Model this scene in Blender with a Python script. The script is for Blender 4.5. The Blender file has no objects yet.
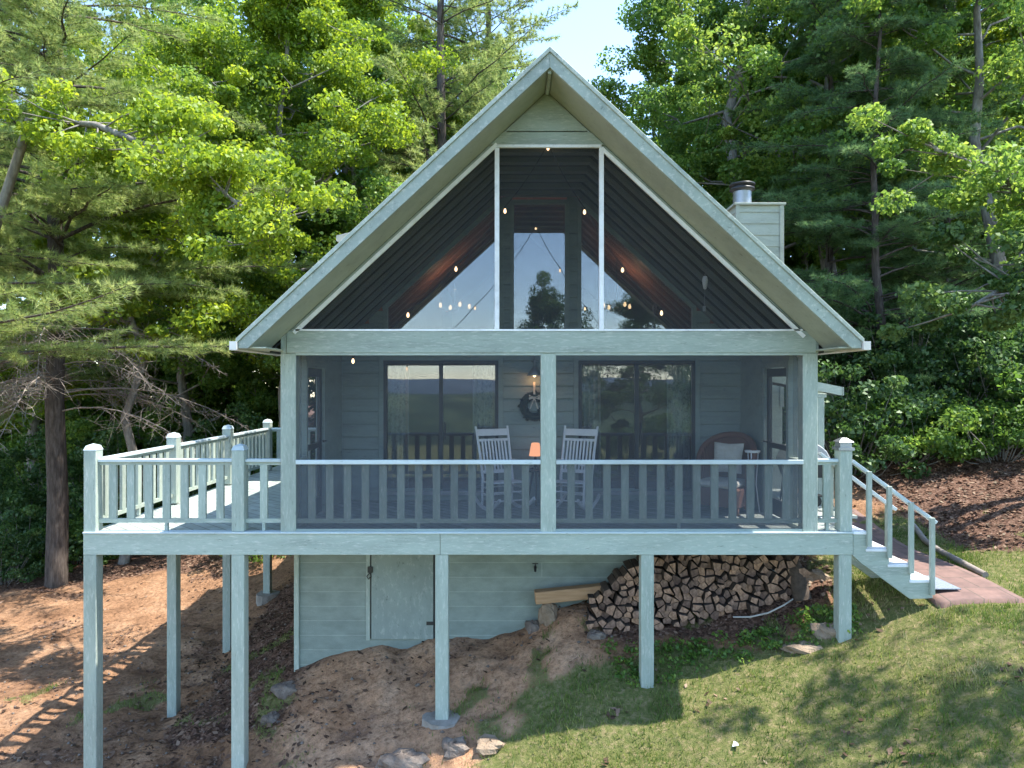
import bpy, math, random
import numpy as np
from mathutils import Vector, Matrix

rng = np.random.default_rng(7)
random.seed(7)
scene = bpy.context.scene
COL = scene.collection
CAMZ = 5.0          # camera height; world z of the lens
FPX = 710.0         # focal length in pixels of a 1024 wide frame
R = math.radians


def P(px, py, Y):
    return Vector(((px - 512) * Y / FPX, Y, CAMZ + (384 - py) * Y / FPX))


# ------------------------------------------------------------------ objects
def tag(o, label=None, cat=None, group=None, kind=None):
    if label: o['label'] = label
    if cat: o['category'] = cat
    if group: o['group'] = group
    if kind: o['kind'] = kind
    return o


def empty(name, loc=(0, 0, 0), rz=0.0, label=None, cat=None, group=None):
    o = bpy.data.objects.new(name, None)
    o.empty_display_size = 0.2
    COL.objects.link(o)
    o.location = loc
    o.rotation_euler = (0, 0, rz)
    return tag(o, label, cat, group)


def children(o):
    return [c for c in bpy.data.objects if c.parent is o]


def copy_tree(o, parent=None):
    c = o.copy()
    COL.objects.link(c)
    if parent: c.parent = parent
    for ch in children(o):
        copy_tree(ch, c)
    return c


def np_mesh(name, verts, faces_list, mats, tone=None, midx=None, smooth=False):
    """faces_list: list of (n,k) int arrays; tone: per face floats in list order."""
    me = bpy.data.meshes.new(name)
    verts = np.asarray(verts, dtype=np.float32)
    me.vertices.add(len(verts))
    me.vertices.foreach_set('co', verts.ravel())
    counts = np.concatenate([np.full(len(f), f.shape[1], dtype=np.int32) for f in faces_list])
    loops = np.concatenate([f.ravel() for f in faces_list]).astype(np.int32)
    me.loops.add(len(loops))
    me.loops.foreach_set('vertex_index', loops)
    me.polygons.add(len(counts))
    starts = np.concatenate([[0], np.cumsum(counts)[:-1]]).astype(np.int32)
    me.polygons.foreach_set('loop_start', starts)
    me.polygons.foreach_set('loop_total', counts)
    if midx is not None:
        me.polygons.foreach_set('material_index', np.asarray(midx, dtype=np.int32))
    if smooth:
        me.polygons.foreach_set('use_smooth', np.ones(len(counts), dtype=bool))
    if tone is not None:
        a = me.attributes.new('tone', 'FLOAT', 'FACE')
        a.data.foreach_set('value', np.asarray(tone, dtype=np.float32))
    for m in mats:
        me.materials.append(m)
    me.update(calc_edges=True)
    me.validate()
    return me


def link(name, me, parent=None, loc=(0, 0, 0)):
    o = bpy.data.objects.new(name, me)
    COL.objects.link(o)
    o.location = loc
    if parent: o.parent = parent
    return o


class MB:
    """collects boxes, bars, prisms and tubes; build() links them as one mesh"""
    def __init__(self):
        self.v = []; self.f = []; self.s = []; self.mi = []; self.cur = 0

    def _add(self, vs, fs, smooth=False):
        b = len(self.v)
        self.v += [tuple(v) for v in vs]
        for f in fs:
            self.f.append(tuple(i + b for i in f)); self.s.append(smooth); self.mi.append(self.cur)

    def box(self, x0, x1, y0, y1, z0, z1):
        vs = [(x0, y0, z0), (x1, y0, z0), (x1, y1, z0), (x0, y1, z0),
              (x0, y0, z1), (x1, y0, z1), (x1, y1, z1), (x0, y1, z1)]
        self._add(vs, [(0, 3, 2, 1), (4, 5, 6, 7), (0, 1, 5, 4), (1, 2, 6, 5), (2, 3, 7, 6), (3, 0, 4, 7)])
        return self

    def prism(self, poly, d, axis='y', at=0.0):
        """poly: (a,b) points, extruded from at to at+d along axis"""
        def pt(a, b, t):
            return {'y': (a, t, b), 'x': (t, a, b), 'z': (a, b, t)}[axis]
        n = len(poly)
        vs = [pt(a, b, at) for a, b in poly] + [pt(a, b, at + d) for a, b in poly]
        fs = [tuple(range(n))[::-1], tuple(range(n, 2 * n))]
        fs += [(i, (i + 1) % n, (i + 1) % n + n, i + n) for i in range(n)]
        self._add(vs, fs)
        return self

    def bar(self, p0, p1, w, h, up=(0, 0, 1)):
        p0 = Vector(p0); p1 = Vector(p1); d = (p1 - p0).normalized(); up = Vector(up)
        s = d.cross(up)
        if s.length < 1e-4: s = d.cross(Vector((0, 1, 0)))
        s.normalize(); u = s.cross(d).normalized()
        vs = []
        for p in (p0, p1):
            for a, b in ((-1, -1), (1, -1), (1, 1), (-1, 1)):
                vs.append(p + s * a * w / 2 + u * b * h / 2)
        self._add(vs, [(0, 1, 2, 3)[::-1], (4, 5, 6, 7), (0, 1, 5, 4), (1, 2, 6, 5), (2, 3, 7, 6), (3, 0, 4, 7)])
        return self

    def tube(self, pts, rad, n=8, cap=True, smooth=True):
        pts = [Vector(p) for p in pts]
        if not hasattr(rad, '__len__'): rad = [rad] * len(pts)
        vs = []; u = None
        for i, p in enumerate(pts):
            d = (pts[min(i + 1, len(pts) - 1)] - pts[max(i - 1, 0)]).normalized()
            if u is None:
                u = d.cross(Vector((0, 0, 1)))
                if u.length < 0.05: u = d.cross(Vector((1, 0, 0)))
            u = (u - d * u.dot(d)).normalized(); w = d.cross(u)
            for k in range(n):
                a = 2 * math.pi * k / n
                vs.append(p + (u * math.cos(a) + w * math.sin(a)) * rad[i])
        fs = []
        for i in range(len(pts) - 1):
            for k in range(n):
                fs.append((i * n + k, i * n + (k + 1) % n, (i + 1) * n + (k + 1) % n, (i + 1) * n + k))
        self._add(vs, fs, smooth)
        if cap:
            b = (len(pts) - 1) * n
            self._add(vs[:n], [tuple(range(n))[::-1]])
            self._add(vs[b:], [tuple(range(n))])
        return self

    def lathe(self, prof, c=(0, 0, 0), n=20, smooth=True):
        """prof: (r,z)"""
        vs = []
        for r, z in prof:
            for k in range(n):
                a = 2 * math.pi * k / n
                vs.append((c[0] + r * math.cos(a), c[1] + r * math.sin(a), c[2] + z))
        fs = []
        for i in range(len(prof) - 1):
            for k in range(n):
                fs.append((i * n + k, i * n + (k + 1) % n, (i + 1) * n + (k + 1) % n, (i + 1) * n + k))
        self._add(vs, fs, smooth)
        return self

    def build(self, name, mat, parent=None, bevel=0.0, loc=None, xf=None):
        off = Vector((0, 0, 0))
        p = parent
        while p is not None:
            off += Vector(p.location); p = p.parent
        if loc is not None: off += Vector(loc)
        me = bpy.data.meshes.new(name)
        me.from_pydata([tuple(Vector(v) - off) for v in self.v], [], self.f)
        me.polygons.foreach_set('use_smooth', self.s)
        me.polygons.foreach_set('material_index', self.mi)
        for m in (mat if isinstance(mat, (list, tuple)) else [mat]):
            me.materials.append(m)
        me.update()
        o = link(name, me, parent)
        if loc is not None: o.location = loc
        if bevel:
            b = o.modifiers.new('edge', 'BEVEL'); b.width = bevel; b.segments = 1; b.limit_method = 'ANGLE'
        return o


# ---------------------------------------------------------------- materials
def new_mat(name):
    m = bpy.data.materials.new(name)
    m.use_nodes = True
    nt = m.node_tree
    for n in list(nt.nodes): nt.nodes.remove(n)
    out = nt.nodes.new('ShaderNodeOutputMaterial')
    return m, nt, out


def N(nt, t, **kw):
    n = nt.nodes.new(t)
    for k, v in kw.items():
        if k in n.inputs: n.inputs[k].default_value = v
        else: setattr(n, k, v)
    return n


def ramp(nt, stops):
    n = nt.nodes.new('ShaderNodeValToRGB')
    e = n.color_ramp.elements
    while len(e) < len(stops): e.new(0.5)
    for i, (p, c) in enumerate(stops):
        e[i].position = p
        e[i].color = (c[0], c[1], c[2], 1)
    return n


def coords(nt, scale=(1, 1, 1), rot=(0, 0, 0)):
    tc = nt.nodes.new('ShaderNodeTexCoord')
    mp = nt.nodes.new('ShaderNodeMapping')
    mp.inputs['Scale'].default_value = scale
    mp.inputs['Rotation'].default_value = rot
    nt.links.new(tc.outputs['Object'], mp.inputs['Vector'])
    return mp.outputs['Vector']


def noise_mat(name, cols, scale=6.0, stretch=(1, 1, 1), rough=0.6, bump=0.15, detail=6.0, fine=0.0, spec=0.3, metallic=0.0, nscale=None):
    """principled with a noise ramp through cols and a bump"""
    m, nt, out = new_mat(name)
    L = nt.links.new
    v = coords(nt, stretch)
    n1 = N(nt, 'ShaderNodeTexNoise', Scale=scale, Detail=detail, Roughness=0.65)
    L(v, n1.inputs['Vector'])
    k = len(cols)
    rp = ramp(nt, [(0.28 + 0.44 * i / max(1, k - 1), c) for i, c in enumerate(cols)])
    L(n1.outputs['Fac'], rp.inputs['Fac'])
    b = N(nt, 'ShaderNodeBsdfPrincipled', Roughness=rough, Metallic=metallic)
    b.inputs['Specular IOR Level'].default_value = spec
    L(rp.outputs['Color'], b.inputs['Base Color'])
    n2 = N(nt, 'ShaderNodeTexNoise', Scale=nscale or scale * 6, Detail=4.0)
    L(v, n2.inputs['Vector'])
    bp = N(nt, 'ShaderNodeBump', Strength=bump, Distance=0.02)
    L(n2.outputs['Fac'], bp.inputs['Height'])
    L(bp.outputs['Normal'], b.inputs['Normal'])
    L(b.outputs['BSDF'], out.inputs['Surface'])
    return m


def emit_mat(name, col, s):
    m, nt, out = new_mat(name)
    e = N(nt, 'ShaderNodeEmission', Color=(*col, 1), Strength=s)
    nt.links.new(e.outputs[0], out.inputs['Surface'])
    return m


def paint(name, base, wear=(0.62, 0.62, 0.56), stretch=(1, 1, 1), amount=0.6):
    """weathered exterior paint: faint mottling, sparse chalky worn spots and grain"""
    m, nt, out = new_mat(name)
    L = nt.links.new
    v = coords(nt, stretch)
    n1 = N(nt, 'ShaderNodeTexNoise', Scale=2.2, Detail=7.0, Roughness=0.7)
    L(v, n1.inputs['Vector'])
    d = tuple(c * 0.80 for c in base); l = tuple(min(1, c * 1.12) for c in base)
    r1 = ramp(nt, [(0.3, d), (0.52, base), (0.75, l)])
    L(n1.outputs['Fac'], r1.inputs['Fac'])
    n2 = N(nt, 'ShaderNodeTexNoise', Scale=15.0, Detail=8.0, Roughness=0.75)
    L(v, n2.inputs['Vector'])
    r2 = ramp(nt, [(0.52, (0, 0, 0)), (0.66, (amount,) * 3)])
    L(n2.outputs['Fac'], r2.inputs['Fac'])
    mx = N(nt, 'ShaderNodeMixRGB', Color2=(*wear, 1))
    L(r2.outputs['Color'], mx.inputs['Fac']); L(r1.outputs['Color'], mx.inputs['Color1'])
    n3 = N(nt, 'ShaderNodeTexNoise', Scale=14.0, Detail=5.0, Roughness=0.8)
    L(v, n3.inputs['Vector'])
    r3 = ramp(nt, [(0.28, tuple(c * 0.35 for c in base)), (0.40, (1, 1, 1))])
    L(n3.outputs['Fac'], r3.inputs['Fac'])
    mm = N(nt, 'ShaderNodeMixRGB', blend_type='MULTIPLY', Fac=0.7)
    L(mx.outputs['Color'], mm.inputs['Color1']); L(r3.outputs['Color'], mm.inputs['Color2'])
    b = N(nt, 'ShaderNodeBsdfPrincipled', Roughness=0.55)
    b.inputs['Specular IOR Level'].default_value = 0.3
    oi = nt.nodes.new('ShaderNodeObjectInfo')
    vr = N(nt, 'ShaderNodeMapRange'); vr.inputs['To Min'].default_value = 0.88; vr.inputs['To Max'].default_value = 1.08
    L(oi.outputs['Random'], vr.inputs['Value'])
    hv = N(nt, 'ShaderNodeHueSaturation'); L(vr.outputs[0], hv.inputs['Value']); L(mm.outputs['Color'], hv.inputs['Color'])
    L(hv.outputs['Color'], b.inputs['Base Color'])
    bp = N(nt, 'ShaderNodeBump', Strength=0.25, Distance=0.01)
    L(n3.outputs['Fac'], bp.inputs['Height'])
    L(bp.outputs['Normal'], b.inputs['Normal'])
    L(b.outputs['BSDF'], out.inputs['Surface'])
    return m


M = {}
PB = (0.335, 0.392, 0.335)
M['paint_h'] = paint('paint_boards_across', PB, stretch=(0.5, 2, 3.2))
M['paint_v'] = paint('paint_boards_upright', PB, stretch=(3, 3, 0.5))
M['paint_r'] = paint('paint_roof_boards', (0.325, 0.38, 0.335), stretch=(1.0, 3, 1.0), amount=0.7)
M['soffit'] = paint('paint_soffit', (0.39, 0.43, 0.345), stretch=(1, 1, 1), amount=0.15)
M['trim_white'] = paint('trim_white', (0.80, 0.81, 0.82), stretch=(2, 2, 2), amount=0.2)
M['rail_cap'] = paint('paint_rail_cap', (0.52, 0.60, 0.61), stretch=(0.5, 2, 2), amount=0.3)
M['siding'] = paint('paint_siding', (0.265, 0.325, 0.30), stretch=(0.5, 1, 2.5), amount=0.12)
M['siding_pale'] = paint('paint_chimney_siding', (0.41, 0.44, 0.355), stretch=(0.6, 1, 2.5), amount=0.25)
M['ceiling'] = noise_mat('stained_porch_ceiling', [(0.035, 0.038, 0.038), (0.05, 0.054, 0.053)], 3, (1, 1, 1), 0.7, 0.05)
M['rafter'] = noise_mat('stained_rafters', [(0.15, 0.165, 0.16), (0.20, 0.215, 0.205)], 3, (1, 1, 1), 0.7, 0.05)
M['redwood'] = noise_mat('reddish_ceiling_boards', [(0.22, 0.085, 0.06), (0.36, 0.16, 0.11)], 3, (1, 6, 1), 0.6, 0.1)
M['shingle'] = noise_mat('asphalt_shingle', [(0.06, 0.055, 0.05), (0.14, 0.13, 0.12)], 30, (1, 1, 1), 0.9, 0.5)
M['gutter'] = noise_mat('gutter_metal', [(0.6, 0.58, 0.53), (0.72, 0.7, 0.66)], 3, rough=0.4, bump=0.03)
M['dark_frame'] = noise_mat('dark_bronze_frame', [(0.018, 0.02, 0.022), (0.03, 0.032, 0.035)], 4, rough=0.4, bump=0.03, spec=0.5)
M['white_paint'] = noise_mat('white_chair_paint', [(0.78, 0.79, 0.80), (0.88, 0.88, 0.88)], 6, rough=0.45, bump=0.05)
M['interior'] = noise_mat('interior_boards', [(0.10, 0.06, 0.04), (0.17, 0.10, 0.07)], 3, (1, 5, 1), 0.6, 0.1)
M['interior_dark'] = noise_mat('interior_plaster', [(0.10, 0.09, 0.08), (0.14, 0.13, 0.12)], 2, rough=0.8, bump=0.05)
M['metal_grey'] = noise_mat('galvanised_metal', [(0.30, 0.31, 0.32), (0.42, 0.43, 0.44)], 5, rough=0.45, bump=0.03, metallic=0.85)
M['metal_dark'] = noise_mat('dark_metal', [(0.012, 0.012, 0.013), (0.03, 0.03, 0.03)], 6, rough=0.45, bump=0.05, spec=0.5)
M['grill_cover'] = noise_mat('grey_grill_lid', [(0.25, 0.26, 0.27), (0.36, 0.37, 0.38)], 4, rough=0.42, bump=0.06, spec=0.5)
M['wicker'] = None
M['cream'] = noise_mat('cream_fabric', [(0.55, 0.52, 0.45), (0.68, 0.65, 0.57)], 14, rough=0.9, bump=0.3)
M['curtain'] = None
M['wreath'] = noise_mat('wreath_greens', [(0.008, 0.018, 0.013), (0.02, 0.04, 0.026)], 20, rough=0.8, bump=0.4)
M['ribbon'] = noise_mat('ribbon_cloth', [(0.55, 0.5, 0.42), (0.7, 0.66, 0.58)], 10, rough=0.8, bump=0.1)
M['concrete'] = noise_mat('rough_concrete', [(0.20, 0.175, 0.145), (0.34, 0.31, 0.27)], 8, rough=0.9, bump=0.5)
M['rock'] = noise_mat('field_stone', [(0.10, 0.075, 0.06), (0.17, 0.135, 0.11), (0.27, 0.225, 0.185)], 7, rough=0.9, bump=0.8)
M['rock_tan'] = noise_mat('tan_stone', [(0.19, 0.135, 0.09), (0.33, 0.25, 0.175)], 7, rough=0.9, bump=0.8)
M['timber'] = noise_mat('raw_timber', [(0.33, 0.19, 0.10), (0.50, 0.31, 0.17)], 5, (0.4, 3, 6), 0.7, 0.3)
M['bark_pine'] = noise_mat('pine_bark', [(0.035, 0.028, 0.024), (0.085, 0.068, 0.058), (0.15, 0.125, 0.108)], 7, (2.5, 2.5, 0.5), 0.95, 1.0, nscale=12)
M['bark_grey'] = noise_mat('smooth_grey_bark', [(0.11, 0.095, 0.08), (0.22, 0.20, 0.175), (0.33, 0.31, 0.28)], 5, (2, 2, 0.6), 0.95, 0.8, nscale=16)
M['dead_twig'] = noise_mat('dead_twig_bark', [(0.20, 0.165, 0.14), (0.33, 0.285, 0.25)], 6, rough=0.95, bump=0.3)
M['log_bark'] = noise_mat('firewood_bark', [(0.05, 0.038, 0.03), (0.12, 0.09, 0.07)], 18, (1, 0.4, 1), 0.95, 0.6)
M['hose'] = noise_mat('pale_plastic_hose', [(0.30, 0.28, 0.25), (0.40, 0.37, 0.33)], 9, rough=0.5, bump=0.05)
M['paper'] = noise_mat('white_paper', [(0.75, 0.76, 0.77), (0.85, 0.85, 0.85)], 9, rough=0.8, bump=0.1)
M['mat_grey'] = noise_mat('doormat_weave', [(0.13, 0.16, 0.20), (0.30, 0.34, 0.38)], 40, rough=0.95, bump=0.5)
M['bulb'] = emit_mat('warm_bulb', (1.0, 0.66, 0.36), 1.5)
M['lamp_shade'] = emit_mat('glowing_shade', (1.0, 0.45, 0.25), 0.36)


def end_grain():
    m, nt, out = new_mat('firewood_end_grain')
    L = nt.links.new
    oi = nt.nodes.new('ShaderNodeObjectInfo')
    v = coords(nt, (1, 0.3, 1))
    n1 = N(nt, 'ShaderNodeTexNoise', Scale=16.0, Detail=6.0, Roughness=0.7)
    L(v, n1.inputs['Vector'])
    r1 = ramp(nt, [(0.3, (0.13, 0.08, 0.055)), (0.5, (0.33, 0.22, 0.16)), (0.75, (0.52, 0.37, 0.265))])
    L(n1.outputs['Fac'], r1.inputs['Fac'])
    r2 = ramp(nt, [(0.0, (0.42, 0.38, 0.38)), (0.35, (0.8, 0.74, 0.72)), (0.7, (1.0, 0.9, 0.82)), (1.0, (1.25, 1.1, 0.95))])
    L(oi.outputs['Random'], r2.inputs['Fac'])
    mm = N(nt, 'ShaderNodeMixRGB', blend_type='MULTIPLY', Fac=1.0)
    L(r1.outputs['Color'], mm.inputs['Color1']); L(r2.outputs['Color'], mm.inputs['Color2'])
    b = N(nt, 'ShaderNodeBsdfPrincipled', Roughness=0.9)
    L(mm.outputs['Color'], b.inputs['Base Color'])
    bp = N(nt, 'ShaderNodeBump', Strength=0.5, Distance=0.01)
    L(n1.outputs['Fac'], bp.inputs['Height']); L(bp.outputs['Normal'], b.inputs['Normal'])
    L(b.outputs['BSDF'], out.inputs['Surface'])
    return m
M['log_end'] = end_grain()


def wicker():
    m, nt, out = new_mat('brown_wicker')
    L = nt.links.new
    v = coords(nt, (1, 1, 1))
    w1 = N(nt, 'ShaderNodeTexWave', Scale=30.0, Distortion=1.5, bands_direction='Z')
    w2 = N(nt, 'ShaderNodeTexWave', Scale=24.0, Distortion=1.5, bands_direction='X')
    L(v, w1.inputs['Vector']); L(v, w2.inputs['Vector'])
    mu = N(nt, 'ShaderNodeMath', operation='MULTIPLY')
    L(w1.outputs['Fac'], mu.inputs[0]); L(w2.outputs['Fac'], mu.inputs[1])
    r1 = ramp(nt, [(0.1, (0.13, 0.055, 0.035)), (0.7, (0.42, 0.20, 0.13))])
    L(mu.outputs[0], r1.inputs['Fac'])
    b = N(nt, 'ShaderNodeBsdfPrincipled', Roughness=0.5)
    L(r1.outputs['Color'], b.inputs['Base Color'])
    bp = N(nt, 'ShaderNodeBump', Strength=0.7, Distance=0.01)
    L(mu.outputs[0], bp.inputs['Height']); L(bp.outputs['Normal'], b.inputs['Normal'])
    L(b.outputs['BSDF'], out.inputs['Surface'])
    return m
M['wicker'] = wicker()


def curtain():
    m, nt, out = new_mat('patterned_curtain')
    L = nt.links.new
    v = coords(nt, (1, 1, 1))
    vo = N(nt, 'ShaderNodeTexVoronoi', Scale=16.0)
    L(v, vo.inputs['Vector'])
    r1 = ramp(nt, [(0.22, (0.50, 0.54, 0.56)), (0.40, (0.90, 0.91, 0.91))])
    L(vo.outputs['Distance'], r1.inputs['Fac'])
    b = N(nt, 'ShaderNodeBsdfPrincipled', Roughness=0.9)
    L(r1.outputs['Color'], b.inputs['Base Color'])
    L(b.outputs['BSDF'], out.inputs['Surface'])
    return m
M['curtain'] = curtain()


def glass(name, refl, tint=(0.9, 0.93, 0.95)):
    m, nt, out = new_mat(name)
    L = nt.links.new
    t = N(nt, 'ShaderNodeBsdfTransparent', Color=(0.82, 0.84, 0.84, 1))
    g = N(nt, 'ShaderNodeBsdfGlossy', Roughness=0.0, Color=(*tint, 1))
    v = coords(nt, (1, 1, 1))
    n1 = N(nt, 'ShaderNodeTexNoise', Scale=1.6, Detail=1.0)
    L(v, n1.inputs['Vector'])
    bp = N(nt, 'ShaderNodeBump', Strength=0.02, Distance=0.02)
    L(n1.outputs['Fac'], bp.inputs['Height']); L(bp.outputs['Normal'], g.inputs['Normal'])
    fr = N(nt, 'ShaderNodeFresnel', IOR=1.6)
    ad = N(nt, 'ShaderNodeMath', operation='ADD', use_clamp=True)
    ad.inputs[1].default_value = refl
    L(fr.outputs[0], ad.inputs[0])
    mx = nt.nodes.new('ShaderNodeMixShader')
    L(ad.outputs[0], mx.inputs[0]); L(t.outputs[0], mx.inputs[1]); L(g.outputs[0], mx.inputs[2])
    L(mx.outputs[0], out.inputs['Surface'])
    return m
M['glass'] = glass('window_glass', 0.34)
M['glass_low'] = glass('door_glass', 0.17, (.78, .82, .88))


def screen(name='insect_screen', lo=.15, hi=.24, col=(.085, .092, .105)):
    m, nt, out = new_mat(name)
    L = nt.links.new
    t = N(nt, 'ShaderNodeBsdfTransparent', Color=(1, 1, 1, 1))
    d = N(nt, 'ShaderNodeBsdfDiffuse', Color=(*col, 1))
    v = coords(nt, (1, 1, 1))
    n1 = N(nt, 'ShaderNodeTexNoise', Scale=1.5, Detail=2.0)
    L(v, n1.inputs['Vector'])
    mr = N(nt, 'ShaderNodeMapRange')
    mr.inputs['To Min'].default_value = lo; mr.inputs['To Max'].default_value = hi
    L(n1.outputs['Fac'], mr.inputs['Value'])
    mx = nt.nodes.new('ShaderNodeMixShader')
    L(mr.outputs[0], mx.inputs[0]); L(t.outputs[0], mx.inputs[1]); L(d.outputs[0], mx.inputs[2])
    L(mx.outputs[0], out.inputs['Surface'])
    return m
M['screen'] = screen()
M['screen_high'] = screen('dark_gable_screen', .26, .33, (.05, .055, .06))
M['screen_low'] = screen('dense_pet_screen', .28, .36, (.105, .12, .142))


def deck_floor_mat():
    """diagonal decking boards with dark gaps"""
    m, nt, out = new_mat('diagonal_decking')
    L = nt.links.new
    tc = nt.nodes.new('ShaderNodeTexCoord')
    sp = nt.nodes.new('ShaderNodeSeparateXYZ')
    L(tc.outputs['Object'], sp.inputs[0])
    s = N(nt, 'ShaderNodeMath', operation='ADD')
    L(sp.outputs['X'], s.inputs[0]); L(sp.outputs['Y'], s.inputs[1])
    q = N(nt, 'ShaderNodeMath', operation='MULTIPLY'); q.inputs[1].default_value = 0.7071 / 0.145
    L(s.outputs[0], q.inputs[0])
    fr = N(nt, 'ShaderNodeMath', operation='FRACT'); L(q.outputs[0], fr.inputs[0])
    fl = N(nt, 'ShaderNodeMath', operation='FLOOR'); L(q.outputs[0], fl.inputs[0])
    gap = ramp(nt, [(0.0, (0, 0, 0)), (0.05, (1, 1, 1)), (0.95, (1, 1, 1)), (1.0, (0, 0, 0))])
    L(fr.outputs[0], gap.inputs['Fac'])
    wn = N(nt, 'ShaderNodeTexWhiteNoise', noise_dimensions='1D'); L(fl.outputs[0], wn.inputs['W'])
    br = ramp(nt, [(0.0, (0.31, 0.36, 0.35)), (1.0, (0.42, 0.47, 0.45))])
    L(wn.outputs['Value'], br.inputs['Fac'])
    v = coords(nt, (1, 1, 1))
    n1 = N(nt, 'ShaderNodeTexNoise', Scale=7.0, Detail=6.0); L(v, n1.inputs['Vector'])
    r1 = ramp(nt, [(0.3, (0.72, 0.70, 0.66)), (0.7, (1.1, 1.1, 1.08))]); L(n1.outputs['Fac'], r1.inputs['Fac'])
    m1 = N(nt, 'ShaderNodeMixRGB', blend_type='MULTIPLY', Fac=1.0)
    L(br.outputs['Color'], m1.inputs['Color1']); L(r1.outputs['Color'], m1.inputs['Color2'])
    m2 = N(nt, 'ShaderNodeMixRGB', Color1=(0.03, 0.03, 0.03, 1))
    L(gap.outputs['Color'], m2.inputs['Fac']); L(m1.outputs['Color'], m2.inputs['Color2'])
    b = N(nt, 'ShaderNodeBsdfPrincipled', Roughness=0.6)
    L(m2.outputs['Color'], b.inputs['Base Color'])
    bp = N(nt, 'ShaderNodeBump', Strength=0.5, Distance=0.01)
    L(gap.outputs['Color'], bp.inputs['Height']); L(bp.outputs['Normal'], b.inputs['Normal'])
    L(b.outputs['BSDF'], out.inputs['Surface'])
    return m
M['decking'] = deck_floor_mat()


def block_mat():
    """painted concrete-block foundation"""
    m, nt, out = new_mat('painted_block_wall')
    L = nt.links.new
    tc = nt.nodes.new('ShaderNodeTexCoord')
    mp = nt.nodes.new('ShaderNodeMapping')
    mp.inputs['Rotation'].default_value = (R(90), 0, 0)
    L(tc.outputs['Object'], mp.inputs['Vector'])
    bk = N(nt, 'ShaderNodeTexBrick', Scale=1.0)
    bk.inputs['Brick Width'].default_value = 40.0
    bk.inputs['Row Height'].default_value = 0.205
    bk.inputs['Mortar Size'].default_value = 0.006
    bk.inputs['Mortar Smooth'].default_value = 0.3
    bk.inputs['Color1'].default_value = (0.215, 0.262, 0.235, 1)
    bk.inputs['Color2'].default_value = (0.24, 0.287, 0.255, 1)
    bk.inputs['Mortar'].default_value = (0.31, 0.36, 0.32, 1)
    L(mp.outputs[0], bk.inputs['Vector'])
    n1 = N(nt, 'ShaderNodeTexNoise', Scale=3.0, Detail=7.0, Roughness=0.7); L(coords(nt, (1, 1, 2)), n1.inputs['Vector'])
    r1 = ramp(nt, [(0.3, (0.78, 0.78, 0.76)), (0.7, (1.15, 1.15, 1.12))]); L(n1.outputs['Fac'], r1.inputs['Fac'])
    mm = N(nt, 'ShaderNodeMixRGB', blend_type='MULTIPLY', Fac=1.0)
    L(bk.outputs['Color'], mm.inputs['Color1']); L(r1.outputs['Color'], mm.inputs['Color2'])
    b = N(nt, 'ShaderNodeBsdfPrincipled', Roughness=0.7)
    L(mm.outputs['Color'], b.inputs['Base Color'])
    n2 = N(nt, 'ShaderNodeTexNoise', Scale=60.0, Detail=3.0); L(coords(nt), n2.inputs['Vector'])
    ad = N(nt, 'ShaderNodeMath', operation='MULTIPLY_ADD'); ad.inputs[1].default_value = -1.0
    L(bk.outputs['Fac'], ad.inputs[0]); L(n2.outputs['Fac'], ad.inputs[2])
    bp = N(nt, 'ShaderNodeBump', Strength=0.35, Distance=0.01)
    L(ad.outputs[0], bp.inputs['Height']); L(bp.outputs['Normal'], b.inputs['Normal'])
    L(b.outputs['BSDF'], out.inputs['Surface'])
    return m
M['block'] = block_mat()


def paver_mat():
    m, nt, out = new_mat('brick_pavers')
    L = nt.links.new
    bk = N(nt, 'ShaderNodeTexBrick', Scale=1.0)
    bk.inputs['Brick Width'].default_value = 0.4
    bk.inputs['Row Height'].default_value = 0.4
    bk.inputs['Mortar Size'].default_value = 0.008
    bk.inputs['Color1'].default_value = (0.185, 0.112, 0.092, 1)
    bk.inputs['Color2'].default_value = (0.155, 0.095, 0.082, 1)
    bk.inputs['Mortar'].default_value = (0.09, 0.07, 0.055, 1)
    L(coords(nt), bk.inputs['Vector'])
    n1 = N(nt, 'ShaderNodeTexNoise', Scale=5.0, Detail=7.0, Roughness=0.7); L(coords(nt), n1.inputs['Vector'])
    r1 = ramp(nt, [(0.3, (0.7, 0.7, 0.7)), (0.7, (1.3, 1.25, 1.2))]); L(n1.outputs['Fac'], r1.inputs['Fac'])
    mm = N(nt, 'ShaderNodeMixRGB', blend_type='MULTIPLY', Fac=1.0)
    L(bk.outputs['Color'], mm.inputs['Color1']); L(r1.outputs['Color'], mm.inputs['Color2'])
    b = N(nt, 'ShaderNodeBsdfPrincipled', Roughness=0.85)
    L(mm.outputs['Color'], b.inputs['Base Color'])
    bp = N(nt, 'ShaderNodeBump', Strength=0.4, Distance=0.01)
    L(n1.outputs['Fac'], bp.inputs['Height']); L(bp.outputs['Normal'], b.inputs['Normal'])
    L(b.outputs['BSDF'], out.inputs['Surface'])
    return m
M['paver'] = paver_mat()


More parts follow.
